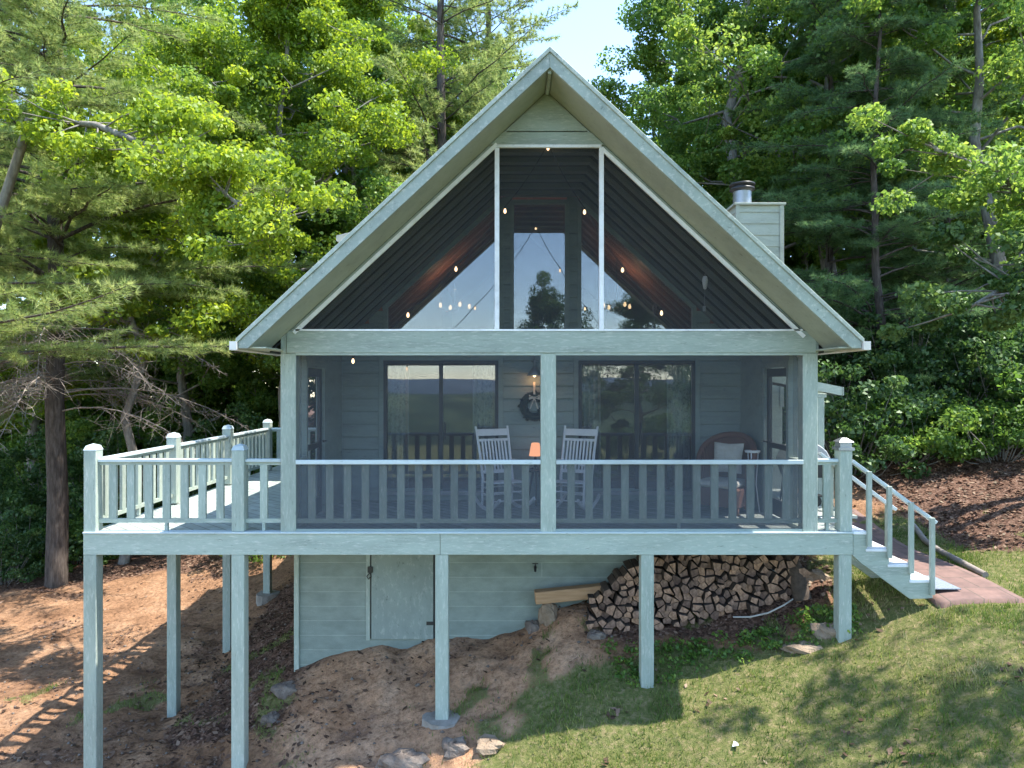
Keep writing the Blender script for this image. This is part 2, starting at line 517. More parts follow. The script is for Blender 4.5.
def leaf_mat(name, stops, trans=0.45, gloss=0.06):
    """leaf colour varies leaf by leaf (attribute tone); light passes through"""
    m, nt, out = new_mat(name)
    L = nt.links.new
    at = N(nt, 'ShaderNodeAttribute', attribute_name='tone')
    rp = ramp(nt, stops)
    L(at.outputs['Fac'], rp.inputs['Fac'])
    d = nt.nodes.new('ShaderNodeBsdfDiffuse')
    t = nt.nodes.new('ShaderNodeBsdfTranslucent')
    g = N(nt, 'ShaderNodeBsdfGlossy', Roughness=0.5, Color=(0.75, 0.85, 0.7, 1))
    hs = N(nt, 'ShaderNodeHueSaturation', Hue=0.485, Saturation=1.05, Value=1.7)
    L(rp.outputs['Color'], d.inputs['Color'])
    L(rp.outputs['Color'], hs.inputs['Color']); L(hs.outputs['Color'], t.inputs['Color'])
    m1 = nt.nodes.new('ShaderNodeMixShader'); m1.inputs[0].default_value = trans
    L(d.outputs[0], m1.inputs[1]); L(t.outputs[0], m1.inputs[2])
    m2 = nt.nodes.new('ShaderNodeMixShader'); m2.inputs[0].default_value = gloss
    L(m1.outputs[0], m2.inputs[1]); L(g.outputs[0], m2.inputs[2])
    L(m2.outputs[0], out.inputs['Surface'])
    return m
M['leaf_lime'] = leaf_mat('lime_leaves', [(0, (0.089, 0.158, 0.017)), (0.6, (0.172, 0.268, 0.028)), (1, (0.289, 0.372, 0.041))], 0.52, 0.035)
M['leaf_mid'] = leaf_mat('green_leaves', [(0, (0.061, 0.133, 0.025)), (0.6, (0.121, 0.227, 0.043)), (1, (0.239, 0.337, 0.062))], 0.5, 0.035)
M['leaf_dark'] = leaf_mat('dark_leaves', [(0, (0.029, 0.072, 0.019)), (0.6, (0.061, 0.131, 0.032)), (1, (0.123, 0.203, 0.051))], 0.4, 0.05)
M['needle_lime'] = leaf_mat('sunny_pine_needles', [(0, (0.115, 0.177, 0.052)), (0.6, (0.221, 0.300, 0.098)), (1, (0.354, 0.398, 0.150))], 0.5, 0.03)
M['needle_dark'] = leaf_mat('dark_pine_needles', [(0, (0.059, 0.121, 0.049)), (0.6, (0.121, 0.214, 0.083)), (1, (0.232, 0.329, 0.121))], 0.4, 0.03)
M['grass'] = leaf_mat('grass_blades', [(0, (0.06, 0.11, 0.02)), (0.45, (0.115, 0.18, 0.035)), (0.75, (0.20, 0.235, 0.065)), (1, (0.38, 0.33, 0.17))], 0.4, 0.03)
M['litter'] = leaf_mat('fallen_leaves', [(0, (0.06, 0.035, 0.025)), (0.5, (0.14, 0.08, 0.055)), (1, (0.30, 0.20, 0.14))], 0.1, 0.03)
# ------------------------------------------------------------------ terrain
ANC = np.array([
    (-5.06, 8.54, .06), (-5.06, 10.6, .16), (-5.06, 12.6, .30), (-5.06, 14.7, .57), (-6.9, 10.5, .17), (-6.9, 14, .20),
    (-3.3, 8.54, .32), (-.83, 8.54, .95), (1.64, 8.54, 1.37), (4.01, 8.54, 1.93), (5.1, 8.5, 2.38), (5.1, 9.5, 2.42),
    (-2.99, 10, 1.02), (-2, 10, 1.30), (-.87, 10, 1.42), (.2, 10, 1.55), (.75, 9.75, 1.93), (1.2, 9.95, 1.95),
    (1.5, 9.5, 1.75), (2.5, 9.5, 1.86), (3.7, 9.5, 2.12), (4.4, 9.9, 2.35), (-3.3, 9.4, .62), (-1.8, 9.2, 1.08),
    (-3.2, 12.5, 1.2), (-3.2, 15, 1.5), (-12, 17, .25), (-12, 10, -.3), (-9, 13, .1), (-20, 15, -1.5), (-20, 30, -1.0),
    (-8, 20, .7), (0, 20, 3), (3.9, 12, 2.6), (6.4, 8.5, 2.43), (6.4, 11, 2.5), (7.1, 9.5, 2.62), (7.6, 12, 2.95),
    (10, 14, 3.75), (12, 20, 5.2), (5, 17, 3.2), (6, 24, 5), (0, 30, 5), (-8, 30, 1.5), (20, 20, 7), (20, 8, 5), (10, 8, 3.2),
    (4.5, 6.2, 1.8), (1, 6.5, .75), (-2, 7, .3), (-5, 7, -.3), (-5, 4, -1), (0, 4, 0), (5, 4, 1.3), (9, 5, 2.4),
    (0, -5, -3), (-15, 0, -4), (15, 0, 1), (-25, -10, -8), (15, -15, -3), (0, 42, 8), (22, 42, 13), (-20, 42, 0),
    (44, 20, 13), (44, 0, 7), (-44, 20, -7), (-44, 44, -4), (44, 44, 16), (0, -44, -15), (44, -44, -9), (-44, -44, -20)])


def _tps_fit(a):
    n = len(a)
    d = np.hypot(a[:, None, 0] - a[None, :, 0], a[:, None, 1] - a[None, :, 1])
    K = np.where(d > 0, d * d * np.log(np.maximum(d, 1e-9)), 0) + np.eye(n) * 0.02
    Pm = np.column_stack([np.ones(n), a[:, 0], a[:, 1]])
    A = np.zeros((n + 3, n + 3)); A[:n, :n] = K; A[:n, n:] = Pm; A[n:, :n] = Pm.T
    b = np.zeros(n + 3); b[:n] = a[:, 2]
    return np.linalg.solve(A, b)
_W = _tps_fit(ANC)


def _lattice(x, y, seed):
    xi = np.floor(x).astype(np.int64); yi = np.floor(y).astype(np.int64)
    def h(i, j):
        v = (i * 374761393 + j * 668265263 + seed * 69069) & 0x7fffffff
        v = ((v ^ (v >> 13)) * 1274126177) & 0x7fffffff
        return ((v ^ (v >> 16)) & 0xffff) / 65535.0
    fx = x - xi; fy = y - yi
    fx = fx * fx * (3 - 2 * fx); fy = fy * fy * (3 - 2 * fy)
    return (h(xi, yi) * (1 - fx) + h(xi + 1, yi) * fx) * (1 - fy) + (h(xi, yi + 1) * (1 - fx) + h(xi + 1, yi + 1) * fx) * fy


def fbm(x, y, seed=0, o=4):
    s = 0; a = 0.5
    for k in range(o):
        s = s + a * (_lattice(x * 2 ** k + 17.3 * k, y * 2 ** k - 9.1 * k, seed + k) - 0.5); a *= 0.5
    return s


def ground(x, y, rough=True):
    x = np.atleast_1d(np.asarray(x, float)); y = np.atleast_1d(np.asarray(y, float))
    xc = np.clip(x, -45, 45); yc = np.clip(y, -45, 45)
    z = _W[-3] + _W[-2] * xc + _W[-1] * yc
    for (ax, ay, _), w in zip(ANC, _W[:-3]):
        d2 = (xc - ax) ** 2 + (yc - ay) ** 2
        z = z + w * 0.5 * d2 * np.log(np.maximum(d2, 1e-12))
    far = np.hypot(x - xc, y - yc)
    t = np.clip(far / 160, 0, 1); t = t * t * (3 - 2 * t)
    z = z * (1 - t) + (-26) * t
    if rough:
        rid = np.abs(fbm(x * .9 + .5 * y, y * 1.6, 77, 3)) * 2
        near = np.exp(-(np.hypot(x - 6.0, y - 9.6) / 1.3) ** 4)
        z = z - 0.09 * np.exp(-(rid / .16) ** 2) * np.exp(-((x + 2.5) / 5.5) ** 4) * np.exp(-((y - 10) / 5.0) ** 4) + 0.13 * fbm(x * 1.3, y * 1.3, 3) * (1 - near) + 0.075 * fbm(x * 6, y * 6, 9, 3) * (1 - near)
    return z


def gz(x, y):
    return float(ground(x, y)[0])


def sm(a, b, v):
    t = np.clip((v - a) / (b - a), 0, 1); return t * t * (3 - 2 * t)


def zone(x, y):
    """grass share, leaf-litter share"""
    n = fbm(x * 0.9, y * 0.9, 21) * 1.6; n2 = fbm(x * 3.0, y * 3.0, 31) * 0.9
    front = sm(-0.5, 0.35, (x - (-0.75 + 1.25 * (y - 7.7))) * 0.5 + n + n2)
    front = front * (1 - sm(8.75, 9.25, y + n) * (1 - sm(3.9, 4.5, x + n)))
    right = 1 - sm(6.5, 7.0, x - np.maximum(0, 10.4 - y) * 1.0 + 0.5 * n)
    back = 1 - sm(11.5, 12.5, y + n)
    g = front * right * back
    near_left = sm(0.02, 0.22, n + n2 - 0.18) * (1 - sm(8.2, 9.4, y)) * sm(-6.5, -4.5, x)
    tufts = sm(0.18, 0.3, n + 0.6 * n2) * 0.6 * (y < 12) * (x > -8)
    g = np.clip(np.maximum(g, np.maximum(near_left * 0.7, tufts)), 0, 1)
    bank = sm(6.4, 6.9, x - np.maximum(0, 10.4 - y) * 1.0 + 0.5 * n)
    under = sm(8.9, 9.5, y + n) * sm(-5.3, -4.2, x + n) * (1 - sm(4.2, 4.8, x)) * (1 - np.exp(-((x + 0.8) / 2.2) ** 4) * (1 - sm(9.8, 10.2, y)))
    wood = sm(16.2, 17.5, y + 2 * n)
    patch = 0.5 * sm(.12, .26, fbm(x * 1.1 + 4, y * 1.7, 37)) * (x < 1.5)
    l = np.clip(np.maximum(np.maximum(np.maximum(bank, under * 0.85), wood), patch), 0, 1)
    return g, l


def axis_pts(lo, hi, fine, coarse_to, grow=1.16):
    p = list(np.arange(lo, hi + 1e-6, fine))
    s = fine; v = hi
    while v < coarse_to:
        s = min(s * grow, 160); v += s; p.append(v)
    s = fine; v = lo
    while v > -coarse_to:
        s = min(s * grow, 160); v -= s; p.insert(0, v)
    return np.array(p)

gx = axis_pts(-10.0, 9.0, 0.075, 1500); gy = axis_pts(5.0, 16.5, 0.075, 1500)
XX, YY = np.meshgrid(gx, gy)
ZZ = ground(XX.ravel(), YY.ravel())
nx, ny = len(gx), len(gy)
idx = np.arange(nx * ny).reshape(ny, nx)
quads = np.stack([idx[:-1, :-1], idx[:-1, 1:], idx[1:, 1:], idx[1:, :-1]], -1).reshape(-1, 4)
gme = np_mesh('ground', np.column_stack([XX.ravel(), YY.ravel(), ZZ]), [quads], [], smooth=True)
g_, l_ = zone(XX.ravel(), YY.ravel())
s_ = sm(-3.6, -2.6, XX.ravel() + fbm(XX.ravel(), YY.ravel(), 5)) * (1 - sm(.6, 1.6, XX.ravel())) * (1 - sm(10.2, 10.6, YY.ravel())) * sm(-.4, 0, fbm(XX.ravel() * 1.4, YY.ravel() * 1.4, 8) + .1)  # mask of the lighter soil tone in front of the foundation
for nm, arr in (('grass', g_), ('litter', l_), ('pale_soil', s_)):
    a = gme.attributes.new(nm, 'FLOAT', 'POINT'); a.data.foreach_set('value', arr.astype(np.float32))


def ground_mat():
    m, nt, out = new_mat('hillside_soil')
    L = nt.links.new
    v = coords(nt)
    n1 = N(nt, 'ShaderNodeTexNoise', Scale=1.1, Detail=9.0, Roughness=0.72); L(v, n1.inputs['Vector'])
    n2 = N(nt, 'ShaderNodeTexNoise', Scale=14.0, Detail=8.0, Roughness=0.75); L(v, n2.inputs['Vector'])
    n3 = N(nt, 'ShaderNodeTexVoronoi', Scale=34.0); L(v, n3.inputs['Vector'])
    soil = ramp(nt, [(0.30, (0.165, 0.09, 0.052)), (0.5, (0.30, 0.17, 0.098)), (0.7, (0.42, 0.265, 0.165))])
    pale_soil = ramp(nt, [(0.30, (0.29, 0.155, 0.085)), (0.5, (0.46, 0.27, 0.16)), (0.7, (0.57, 0.375, 0.245))])
    L(n1.outputs['Fac'], pale_soil.inputs['Fac'])
    asd = N(nt, 'ShaderNodeAttribute', attribute_name='pale_soil')
    smx = nt.nodes.new('ShaderNodeMixRGB'); L(asd.outputs['Fac'], smx.inputs['Fac']); L(soil.outputs['Color'], smx.inputs['Color1']); L(pale_soil.outputs['Color'], smx.inputs['Color2'])
    L(n1.outputs['Fac'], soil.inputs['Fac'])
    spk = ramp(nt, [(0.32, (0.42, 0.38, 0.36)), (0.5, (1.0, 1.0, 1.0)), (0.70, (1.45, 1.4, 1.35))])
    L(n2.outputs['Fac'], spk.inputs['Fac'])
    s1 = N(nt, 'ShaderNodeMixRGB', blend_type='MULTIPLY', Fac=1.0)
    L(smx.outputs['Color'], s1.inputs['Color1']); L(spk.outputs['Color'], s1.inputs['Color2'])
    lit = ramp(nt, [(0.0, (0.05, 0.03, 0.022)), (0.4, (0.125, 0.07, 0.048)), (0.8, (0.23, 0.14, 0.10)), (1.0, (0.34, 0.25, 0.20))])
    L(n3.outputs['Color'], lit.inputs['Fac'])
    l2 = N(nt, 'ShaderNodeMixRGB', blend_type='MULTIPLY', Fac=0.8)
    L(lit.outputs['Color'], l2.inputs['Color1']); L(spk.outputs['Color'], l2.inputs['Color2'])
    gr = ramp(nt, [(0.30, (0.08, 0.105, 0.03)), (0.50, (0.15, 0.16, 0.055)), (0.68, (0.32, 0.245, 0.14))])
    L(n2.outputs['Fac'], gr.inputs['Fac'])
    al = N(nt, 'ShaderNodeAttribute', attribute_name='litter')
    ag = N(nt, 'ShaderNodeAttribute', attribute_name='grass')
    def edge(att):
        ad = N(nt, 'ShaderNodeMath', operation='ADD'); L(att.outputs['Fac'], ad.inputs[0]); L(n2.outputs['Fac'], ad.inputs[1])
        r = ramp(nt, [(0.80, (0, 0, 0)), (1.0, (1, 1, 1))]); 
        sc_ = N(nt, 'ShaderNodeMath', operation='MULTIPLY'); sc_.inputs[1].default_value = 0.9
        L(ad.outputs[0], sc_.inputs[0]); L(sc_.outputs[0], r.inputs['Fac'])
        return r
    e1 = edge(al); e2 = edge(ag)
    m1 = nt.nodes.new('ShaderNodeMixRGB'); L(e1.outputs['Color'], m1.inputs['Fac']); L(s1.outputs['Color'], m1.inputs['Color1']); L(l2.outputs['Color'], m1.inputs['Color2'])
    m2 = nt.nodes.new('ShaderNodeMixRGB'); L(e2.outputs['Color'], m2.inputs['Fac']); L(m1.outputs['Color'], m2.inputs['Color1']); L(gr.outputs['Color'], m2.inputs['Color2'])
    b = N(nt, 'ShaderNodeBsdfPrincipled', Roughness=0.95)
    b.inputs['Specular IOR Level'].default_value = 0.1
    L(m2.outputs['Color'], b.inputs['Base Color'])
    bp = N(nt, 'ShaderNodeBump', Strength=1.0, Distance=0.06)
    L(n2.outputs['Fac'], bp.inputs['Height']); L(bp.outputs['Normal'], b.inputs['Normal'])
    L(b.outputs['BSDF'], out.inputs['Surface'])
    return m
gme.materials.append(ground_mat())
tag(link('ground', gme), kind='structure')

# far hills across the valley (seen in the window panes)
def hills(name, Y, base, amp, seed, mat, depth):
    xs = np.linspace(-2600, 2600, 240); ts = np.linspace(0, 1, 14)
    X2, T2 = np.meshgrid(xs, ts)
    ridge = base + amp * (0.5 + 1.4 * fbm(xs / 420.0, xs * 0 + 3.3, seed, 5))
    prof = np.sin(np.pi * ts) ** 0.8
    Z2 = -30 + (ridge[None, :] + 30) * prof[:, None] + 6 * fbm(X2 / 60, T2 * 9, seed + 5) * prof[:, None]
    Y2 = Y - depth * T2
    ii = np.arange(X2.size).reshape(X2.shape)
    q = np.stack([ii[:-1, :-1], ii[:-1, 1:], ii[1:, 1:], ii[1:, :-1]], -1).reshape(-1, 4)
    tag(link(name, np_mesh(name, np.column_stack([X2.ravel(), Y2.ravel(), Z2.ravel()]), [q], [mat], smooth=True)), kind='structure')
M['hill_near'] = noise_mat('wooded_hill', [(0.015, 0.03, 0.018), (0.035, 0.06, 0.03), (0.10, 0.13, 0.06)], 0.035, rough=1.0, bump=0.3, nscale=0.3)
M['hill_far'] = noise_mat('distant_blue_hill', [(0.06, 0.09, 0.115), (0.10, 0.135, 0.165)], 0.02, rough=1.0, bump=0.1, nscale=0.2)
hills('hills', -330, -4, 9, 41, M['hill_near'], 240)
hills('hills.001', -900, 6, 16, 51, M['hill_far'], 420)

# ------------------------------------------------------- loose ground cover
def pick(n, x0, x1, y0, y1, dens):
    x = rng.uniform(x0, x1, n); y = rng.uniform(y0, y1, n)
    k = rng.random(n) < dens(x, y)
    x, y = x[k], y[k]
    return x, y, ground(x, y)


def on_hard(x, y):   # the house foundation and the paved path
    return ((x > -3.05) & (x < 4.05) & (y > 9.95)) | ((x > 5.0) & (x < 6.12) & (y > 8.38) & (y < 13))


def grass_dens(x, y):
    g, l = zone(x, y)
    c = sm(-0.06, 0.2, fbm(x * 2.2, y * 2.2, 61))
    return np.where(on_hard(x, y), 0, g * (0.25 + 0.75 * c))

x, y, z = pick(330000, -8, 9.5, 4.6, 12.5, grass_dens)
k = len(x)
h = rng.uniform(0.02, 0.07, k) * (0.7 + 0.9 * np.clip(fbm(x * 1.7, y * 1.7, 71) + 0.5, 0, 1)); w = rng.uniform(0.004, 0.008, k)
a = rng.uniform(0, 2 * np.pi, k); ln = rng.uniform(0.1, 0.9, k) * h
dx, dy = np.cos(a), np.sin(a); b_ = rng.uniform(0, 2 * np.pi, k)
v0 = np.column_stack([x - dx * w, y - dy * w, z - 0.01]); v1 = np.column_stack([x + dx * w, y + dy * w, z - 0.01])
v2 = np.column_stack([x + np.cos(b_) * ln, y + np.sin(b_) * ln, z + h])
tone = np.clip(0.45 + 1.5 * fbm(x * 1.1, y * 1.1, 81) + 0.2 * rng.standard_normal(k), 0, 1)
tri = np.arange(3 * k).reshape(k, 3)
V = np.stack([v0, v1, v2], 1).reshape(-1, 3)
tag(link('grass', np_mesh('grass', V, [tri], [M['grass']], tone)), kind='stuff')


def litter_dens(x, y):
    g, l = zone(x, y)
    return np.where(on_hard(x, y), 0, np.clip(0.02 + 0.2 * sm(0, .25, fbm(x * 1.6, y * 1.6, 57)) + 0.7 * l + 0.55 * np.exp(-((x + 4.0) / 1.2) ** 2) * (y > 8.3) * (y < 14) - 0.06 * g, 0, 1))

x, y, z = pick(85000, -12, 14, 5.5, 18, litter_dens)
k = len(x); s = rng.uniform(0.018, 0.055, k); a = rng.uniform(0, 2 * np.pi, k)
tl = rng.uniform(-0.5, 0.5, (k, 2))
ex = np.column_stack([np.cos(a), np.sin(a), tl[:, 0]]) * s[:, None]
ey = np.column_stack([-np.sin(a), np.cos(a), tl[:, 1]]) * s[:, None] * 0.55
c = np.column_stack([x, y, z + 0.015])
V = np.stack([c - ex, c - ey, c + ex, c + ey], 1).reshape(-1, 3)
tag(link('leaf_litter', np_mesh('leaf_litter', V, [np.arange(4 * k).reshape(k, 4)], [M['litter']], np.clip(rng.random(k) ** 1.3, 0, 1))), kind='stuff')

# small stones in the bare soil
x, y, z = pick(6500, -9, 4.8, 6.5, 14, lambda x, y: np.where(on_hard(x, y), 0, 0.75 * (1 - zone(x, y)[0])))
k = len(x); s = 0.006 + 0.03 * rng.random(k) ** 4
octv = np.array([(1, 0, 0), (0, 1, 0), (-1, 0, 0), (0, -1, 0), (0, 0, .7), (0, 0, -.7)])
octf = np.array([(0, 1, 4), (1, 2, 4), (2, 3, 4), (3, 0, 4), (1, 0, 5), (2, 1, 5), (3, 2, 5), (0, 3, 5)])
V = (octv[None] * (s[:, None, None] * rng.uniform(0.6, 1.3, (k, 6, 1))) + np.column_stack([x, y, z + s * 0.3])[:, None, :]).reshape(-1, 3)
F = (octf[None] + 6 * np.arange(k)[:, None, None]).reshape(-1, 3)
tag(link('gravel', np_mesh('gravel', V, [F], [M['rock']])), kind='stuff')

# paved path beside the stairs, a sheet that follows the ground
px_ = np.linspace(5.08, 6.08, 14); py_ = np.linspace(8.42, 12.6, 40)
XX, YY = np.meshgrid(px_, py_)
zt = ground(XX.ravel(), YY.ravel(), False) + 0.035
zb = zt - 0.2
ii = np.arange(XX.size).reshape(XX.shape); q = np.stack([ii[:-1, :-1], ii[:-1, 1:], ii[1:, 1:], ii[1:, :-1]], -1).reshape(-1, 4)
ring = np.concatenate([ii[0, :], ii[1:, -1], ii[-1, -2::-1], ii[-2:0:-1, 0]])
nn = XX.size; r2 = np.roll(ring, -1)
side = np.stack([ring, ring + nn, r2 + nn, r2], -1)
V = np.concatenate([np.column_stack([XX.ravel(), YY.ravel(), zt]), np.column_stack([XX.ravel(), YY.ravel(), zb])])
tag(link('path', np_mesh('path', V, [q, side], [M['paver']])), kind='structure')
# -------------------------------------------------------------------- cabin
F0 = 8.54                 # front plane of porch, deck rim and posts
DZ = 3.20                 # deck floor
BW = 10.94                # back wall of the porch
XC, SL = 0.421, 0.93      # ridge x and roof slope
def roof_top(x): return 8.74 - SL * abs(x - XC)
def soffit(x): return roof_top(x) - 0.255
def sof2(x): return roof_top(x) - 0.215
RF, RB = 7.87, 17.6       # roof front / back
EL, ER = XC - 3.46, XC + 3.46
EZ = 5.395             # underside of the boxed eaves

cabin = empty('cabin', (0.42, 9.3, 3.1), 0, 'sage green gable cabin with screened two storey porch front and brick-red-free pale trim', 'cabin')
cabin['label'] = 'sage green cabin with steep gable roof and screened porch front'

# roof: two shingled slabs
for s in (-1, 1):
    ex = EL if s < 0 else ER
    m = MB()
    m.prism([(XC, roof_top(XC) - 0.03), (ex, roof_top(ex) - 0.03), (ex, roof_top(ex) - 0.10), (XC, roof_top(XC) - 0.10)], RB - RF - 0.03, 'y', RF + 0.03)
    m.build('roof_slope', M['shingle'], cabin)
    xs = XC + s * (sof2(XC) - EZ - .02) / SL
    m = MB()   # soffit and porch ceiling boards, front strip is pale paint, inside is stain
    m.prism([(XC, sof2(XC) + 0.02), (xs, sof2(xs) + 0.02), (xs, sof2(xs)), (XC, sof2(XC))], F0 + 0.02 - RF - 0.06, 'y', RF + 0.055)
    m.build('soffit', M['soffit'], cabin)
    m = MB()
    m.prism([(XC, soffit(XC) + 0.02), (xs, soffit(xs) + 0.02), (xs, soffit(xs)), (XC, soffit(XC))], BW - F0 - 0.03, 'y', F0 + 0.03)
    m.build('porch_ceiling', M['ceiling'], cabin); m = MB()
    inx = -2.66 if s < 0 else 3.50
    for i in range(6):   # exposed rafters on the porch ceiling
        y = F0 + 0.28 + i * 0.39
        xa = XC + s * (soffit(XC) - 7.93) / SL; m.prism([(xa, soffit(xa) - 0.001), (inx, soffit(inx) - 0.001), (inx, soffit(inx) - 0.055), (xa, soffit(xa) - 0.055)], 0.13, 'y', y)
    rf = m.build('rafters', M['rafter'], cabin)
    m = MB(); m.prism([(XC, soffit(XC) + 0.02), (xs, soffit(xs) + 0.02), (xs, soffit(xs)), (XC, soffit(XC))], RB - BW - 0.1, 'y', BW + 0.003)
    m.build('inner_ceiling', M['redwood'], cabin)
    g0 = -2.62 if s < 0 else 3.50
    m = MB(); m.prism([(XC, sof2(XC) - .002), (g0 + s * .15, sof2(g0 + s * .15) - .002), (g0 + s * .15, soffit(g0 + s * .15) - .03), (XC, soffit(XC) - .03)], .03, 'y', F0 + .022)
    m.build('gable_trim', M['soffit'], cabin)
    # barge boards: a main board and a narrower shadow board above it
    m = MB()
    m.prism([(XC, roof_top(XC) - 0.055), (ex, roof_top(ex) - 0.055), (ex, EZ), (XC + s * (roof_top(XC) - 0.225 - EZ) / SL, EZ), (XC, roof_top(XC) - 0.225)], 0.045, 'y', RF + 0.008)
    m.build('barge_board', M['paint_r'], cabin, 0.004)
    m = MB()
    m.prism([(XC, roof_top(XC)), (ex + s * 0.02, roof_top(ex + s * 0.02)), (ex + s * 0.02, roof_top(ex) - 0.075), (XC, roof_top(XC) - 0.058)], 0.06, 'y', RF - 0.014)
    m.build('roof_edge_board', M['paint_r'], cabin, 0.004)
    # eave fascia and gutter
    m = MB(); m.box(min(ex, ex - s * 0.03), max(ex, ex - s * 0.03), RF + 0.06, RB, EZ + .002, roof_top(ex) - 0.105)
    m.build('eave_fascia', M['paint_h'], cabin)
    xw = -2.75 if s < 0 else 3.65
    m = MB(); m.box(min(ex - s * .031, xw), max(ex - s * .031, xw), RF + 0.06, RB, EZ + .004, EZ + .02); m.build('eave_soffit', M['soffit'], cabin)
    m = MB(); gx0 = ex + s * 0.004; gx1 = ex + s * 0.085; zt = roof_top(ex) - 0.05
    m.prism([(gx0, zt), (gx0, zt - 0.09), (gx0 + s * 0.06, zt - 0.10), (gx1, zt - 0.04), (gx1, zt), (gx1 - s * 0.008, zt), (gx1 - s * 0.008, zt - 0.035), (gx0 + s * 0.055, zt - 0.09), (gx0 + s * 0.008, zt - 0.08), (gx0 + s * 0.008, zt)], RB - RF - 0.1, 'y', RF - 0.02)
    m.box(min(gx0, gx1), max(gx0, gx1), RF - 0.026, RF - 0.021, zt - 0.095, zt)
    m.build('gutter', M['gutter'], cabin)
hw = (soffit(XC) - 7.93) / SL
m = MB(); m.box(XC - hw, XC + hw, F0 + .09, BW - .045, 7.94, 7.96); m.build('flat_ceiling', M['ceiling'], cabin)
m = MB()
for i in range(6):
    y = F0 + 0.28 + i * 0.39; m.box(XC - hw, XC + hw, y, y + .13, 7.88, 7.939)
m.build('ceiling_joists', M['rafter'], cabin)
m = MB(); m.box(XC - 0.02, XC + 0.02, RF + 0.06, F0 - 0.02, sof2(XC) - 0.06, sof2(XC) - 0.003)
m.build('ridge_beam', M['paint_h'], cabin, 0.004)

# gable apex: board below, triangular panel above
zb, zl = 7.875, 8.03
def half_at(z): return (sof2(XC) - .004 - z) / SL
m = MB(); m.prism([(XC - half_at(zb) + .002, zb), (XC + half_at(zb) - .002, zb), (XC + half_at(zl) - .002, zl), (XC - half_at(zl) + .002, zl)], 0.05, 'y', F0 - 0.012)
m.build('gable_board', M['paint_h'], cabin, 0.005)
m = MB(); h0 = half_at(zl + .012) - 0.03
m.prism([(XC - h0, zl + .012), (XC + h0, zl + .012), (XC, sof2(XC) - 0.05)], 0.05, 'y', F0 - .008)
m.build('gable_panel', M['paint_h'], cabin)

# header beam, posts of the screened porch
m = MB(); m.box(-2.71, 3.66, F0 - 0.012, F0 + 0.14, 5.372, 5.638)
m.build('header_beam', M['paint_h'], cabin, 0.006)
for x0, x1 in ((-2.785, -2.60), (0.345, 0.53), (3.50, 3.68)):
    m = MB(); m.box(x0, x1, F0, F0 + 0.15, DZ + 0.002, 5.371)
    m.build('porch_post', M['paint_v'], cabin, 0.006)
for x0, x1 in ((-2.785, -2.715), (3.664, 3.69)):
    m = MB(); m.box(x0, x1, F0 + 0.004, F0 + 0.14, 5.373, 5.70)
    m.build('post_block', M['paint_v'], cabin, 0.004)
m = MB(); m.box(-2.60, 0.345, F0 - 0.004, F0 + 0.05, 5.345, 5.371); m.box(0.53, 3.50, F0 - 0.004, F0 + 0.05, 5.345, 5.371)
m.build('header_trim', M['paint_h'], cabin)
# sill strip under the screens
m = MB(); m.box(-2.598, 0.343, F0 + 0.01, F0 + 0.06, DZ + 0.003, DZ + 0.055); m.box(0.532, 3.498, F0 + 0.01, F0 + 0.06, DZ + 0.003, DZ + 0.055)
m.build('screen_sill', M['siding'], cabin)

# gable screen: white frame strips and mullions, three screens
MX = (-0.18, 1.075)
def strip(p, q, w=0.045, d=0.03, y=F0 - 0.006):
    mm = MB(); mm.bar((p[0], y, p[1]), (q[0], y, q[1]), d, w, (0, 0, 1)) ; return mm
zt = 5.66
xl0, xr0 = -2.60, 3.49
zL = soffit(xl0) - 0.03; 
def incl(x): return soffit(x) - 0.045
strip((xl0 - 0.02, incl(xl0 - 0.02)), (MX[0], incl(MX[0]))).build('screen_frame', M['trim_white'], cabin)
strip((MX[1], incl(MX[1])), (xr0 + 0.02, incl(xr0 + 0.02))).build('screen_frame', M['trim_white'], cabin)
strip((MX[0], zb - 0.018), (MX[1], zb - 0.018), 0.036).build('screen_frame', M['trim_white'], cabin)
strip((xl0, 5.648), (xr0, 5.648), 0.02).build('screen_frame', M['trim_white'], cabin)
for x in MX:
    m = MB(); m.box(x - 0.028, x + 0.028, F0 - 0.022, F0 + 0.03, 5.659, incl(x) - 0.02 if abs(x) > 9 else zb - 0.037)
    m.build('screen_mullion', M['trim_white'], cabin, 0.003)
YS = F0 + 0.012
def panel(poly, mat='screen'):
    mm = MB(); mm.prism(poly, 0.002, 'y', YS); return mm.build('screen', M[mat], cabin)
panel([(xl0, 5.66), (MX[0], 5.66), (MX[0], incl(MX[0])), (xl0, incl(xl0))], 'screen_high')
panel([(MX[0], 5.66), (MX[1], 5.66), (MX[1], zb - .02), (MX[0], zb - .02)], 'screen_high')
panel([(MX[1], 5.66), (xr0, 5.66), (xr0, incl(xr0)), (MX[1], incl(MX[1]))], 'screen_high')
for x0, x1 in ((-2.60, 0.345), (0.53, 3.50)):
    panel([(x0, 4.06), (x1, 4.06), (x1, 5.345), (x0, 5.345)])
    panel([(x0, DZ + .055), (x1, DZ + .055), (x1, 4.058), (x0, 4.058)], 'screen_low')

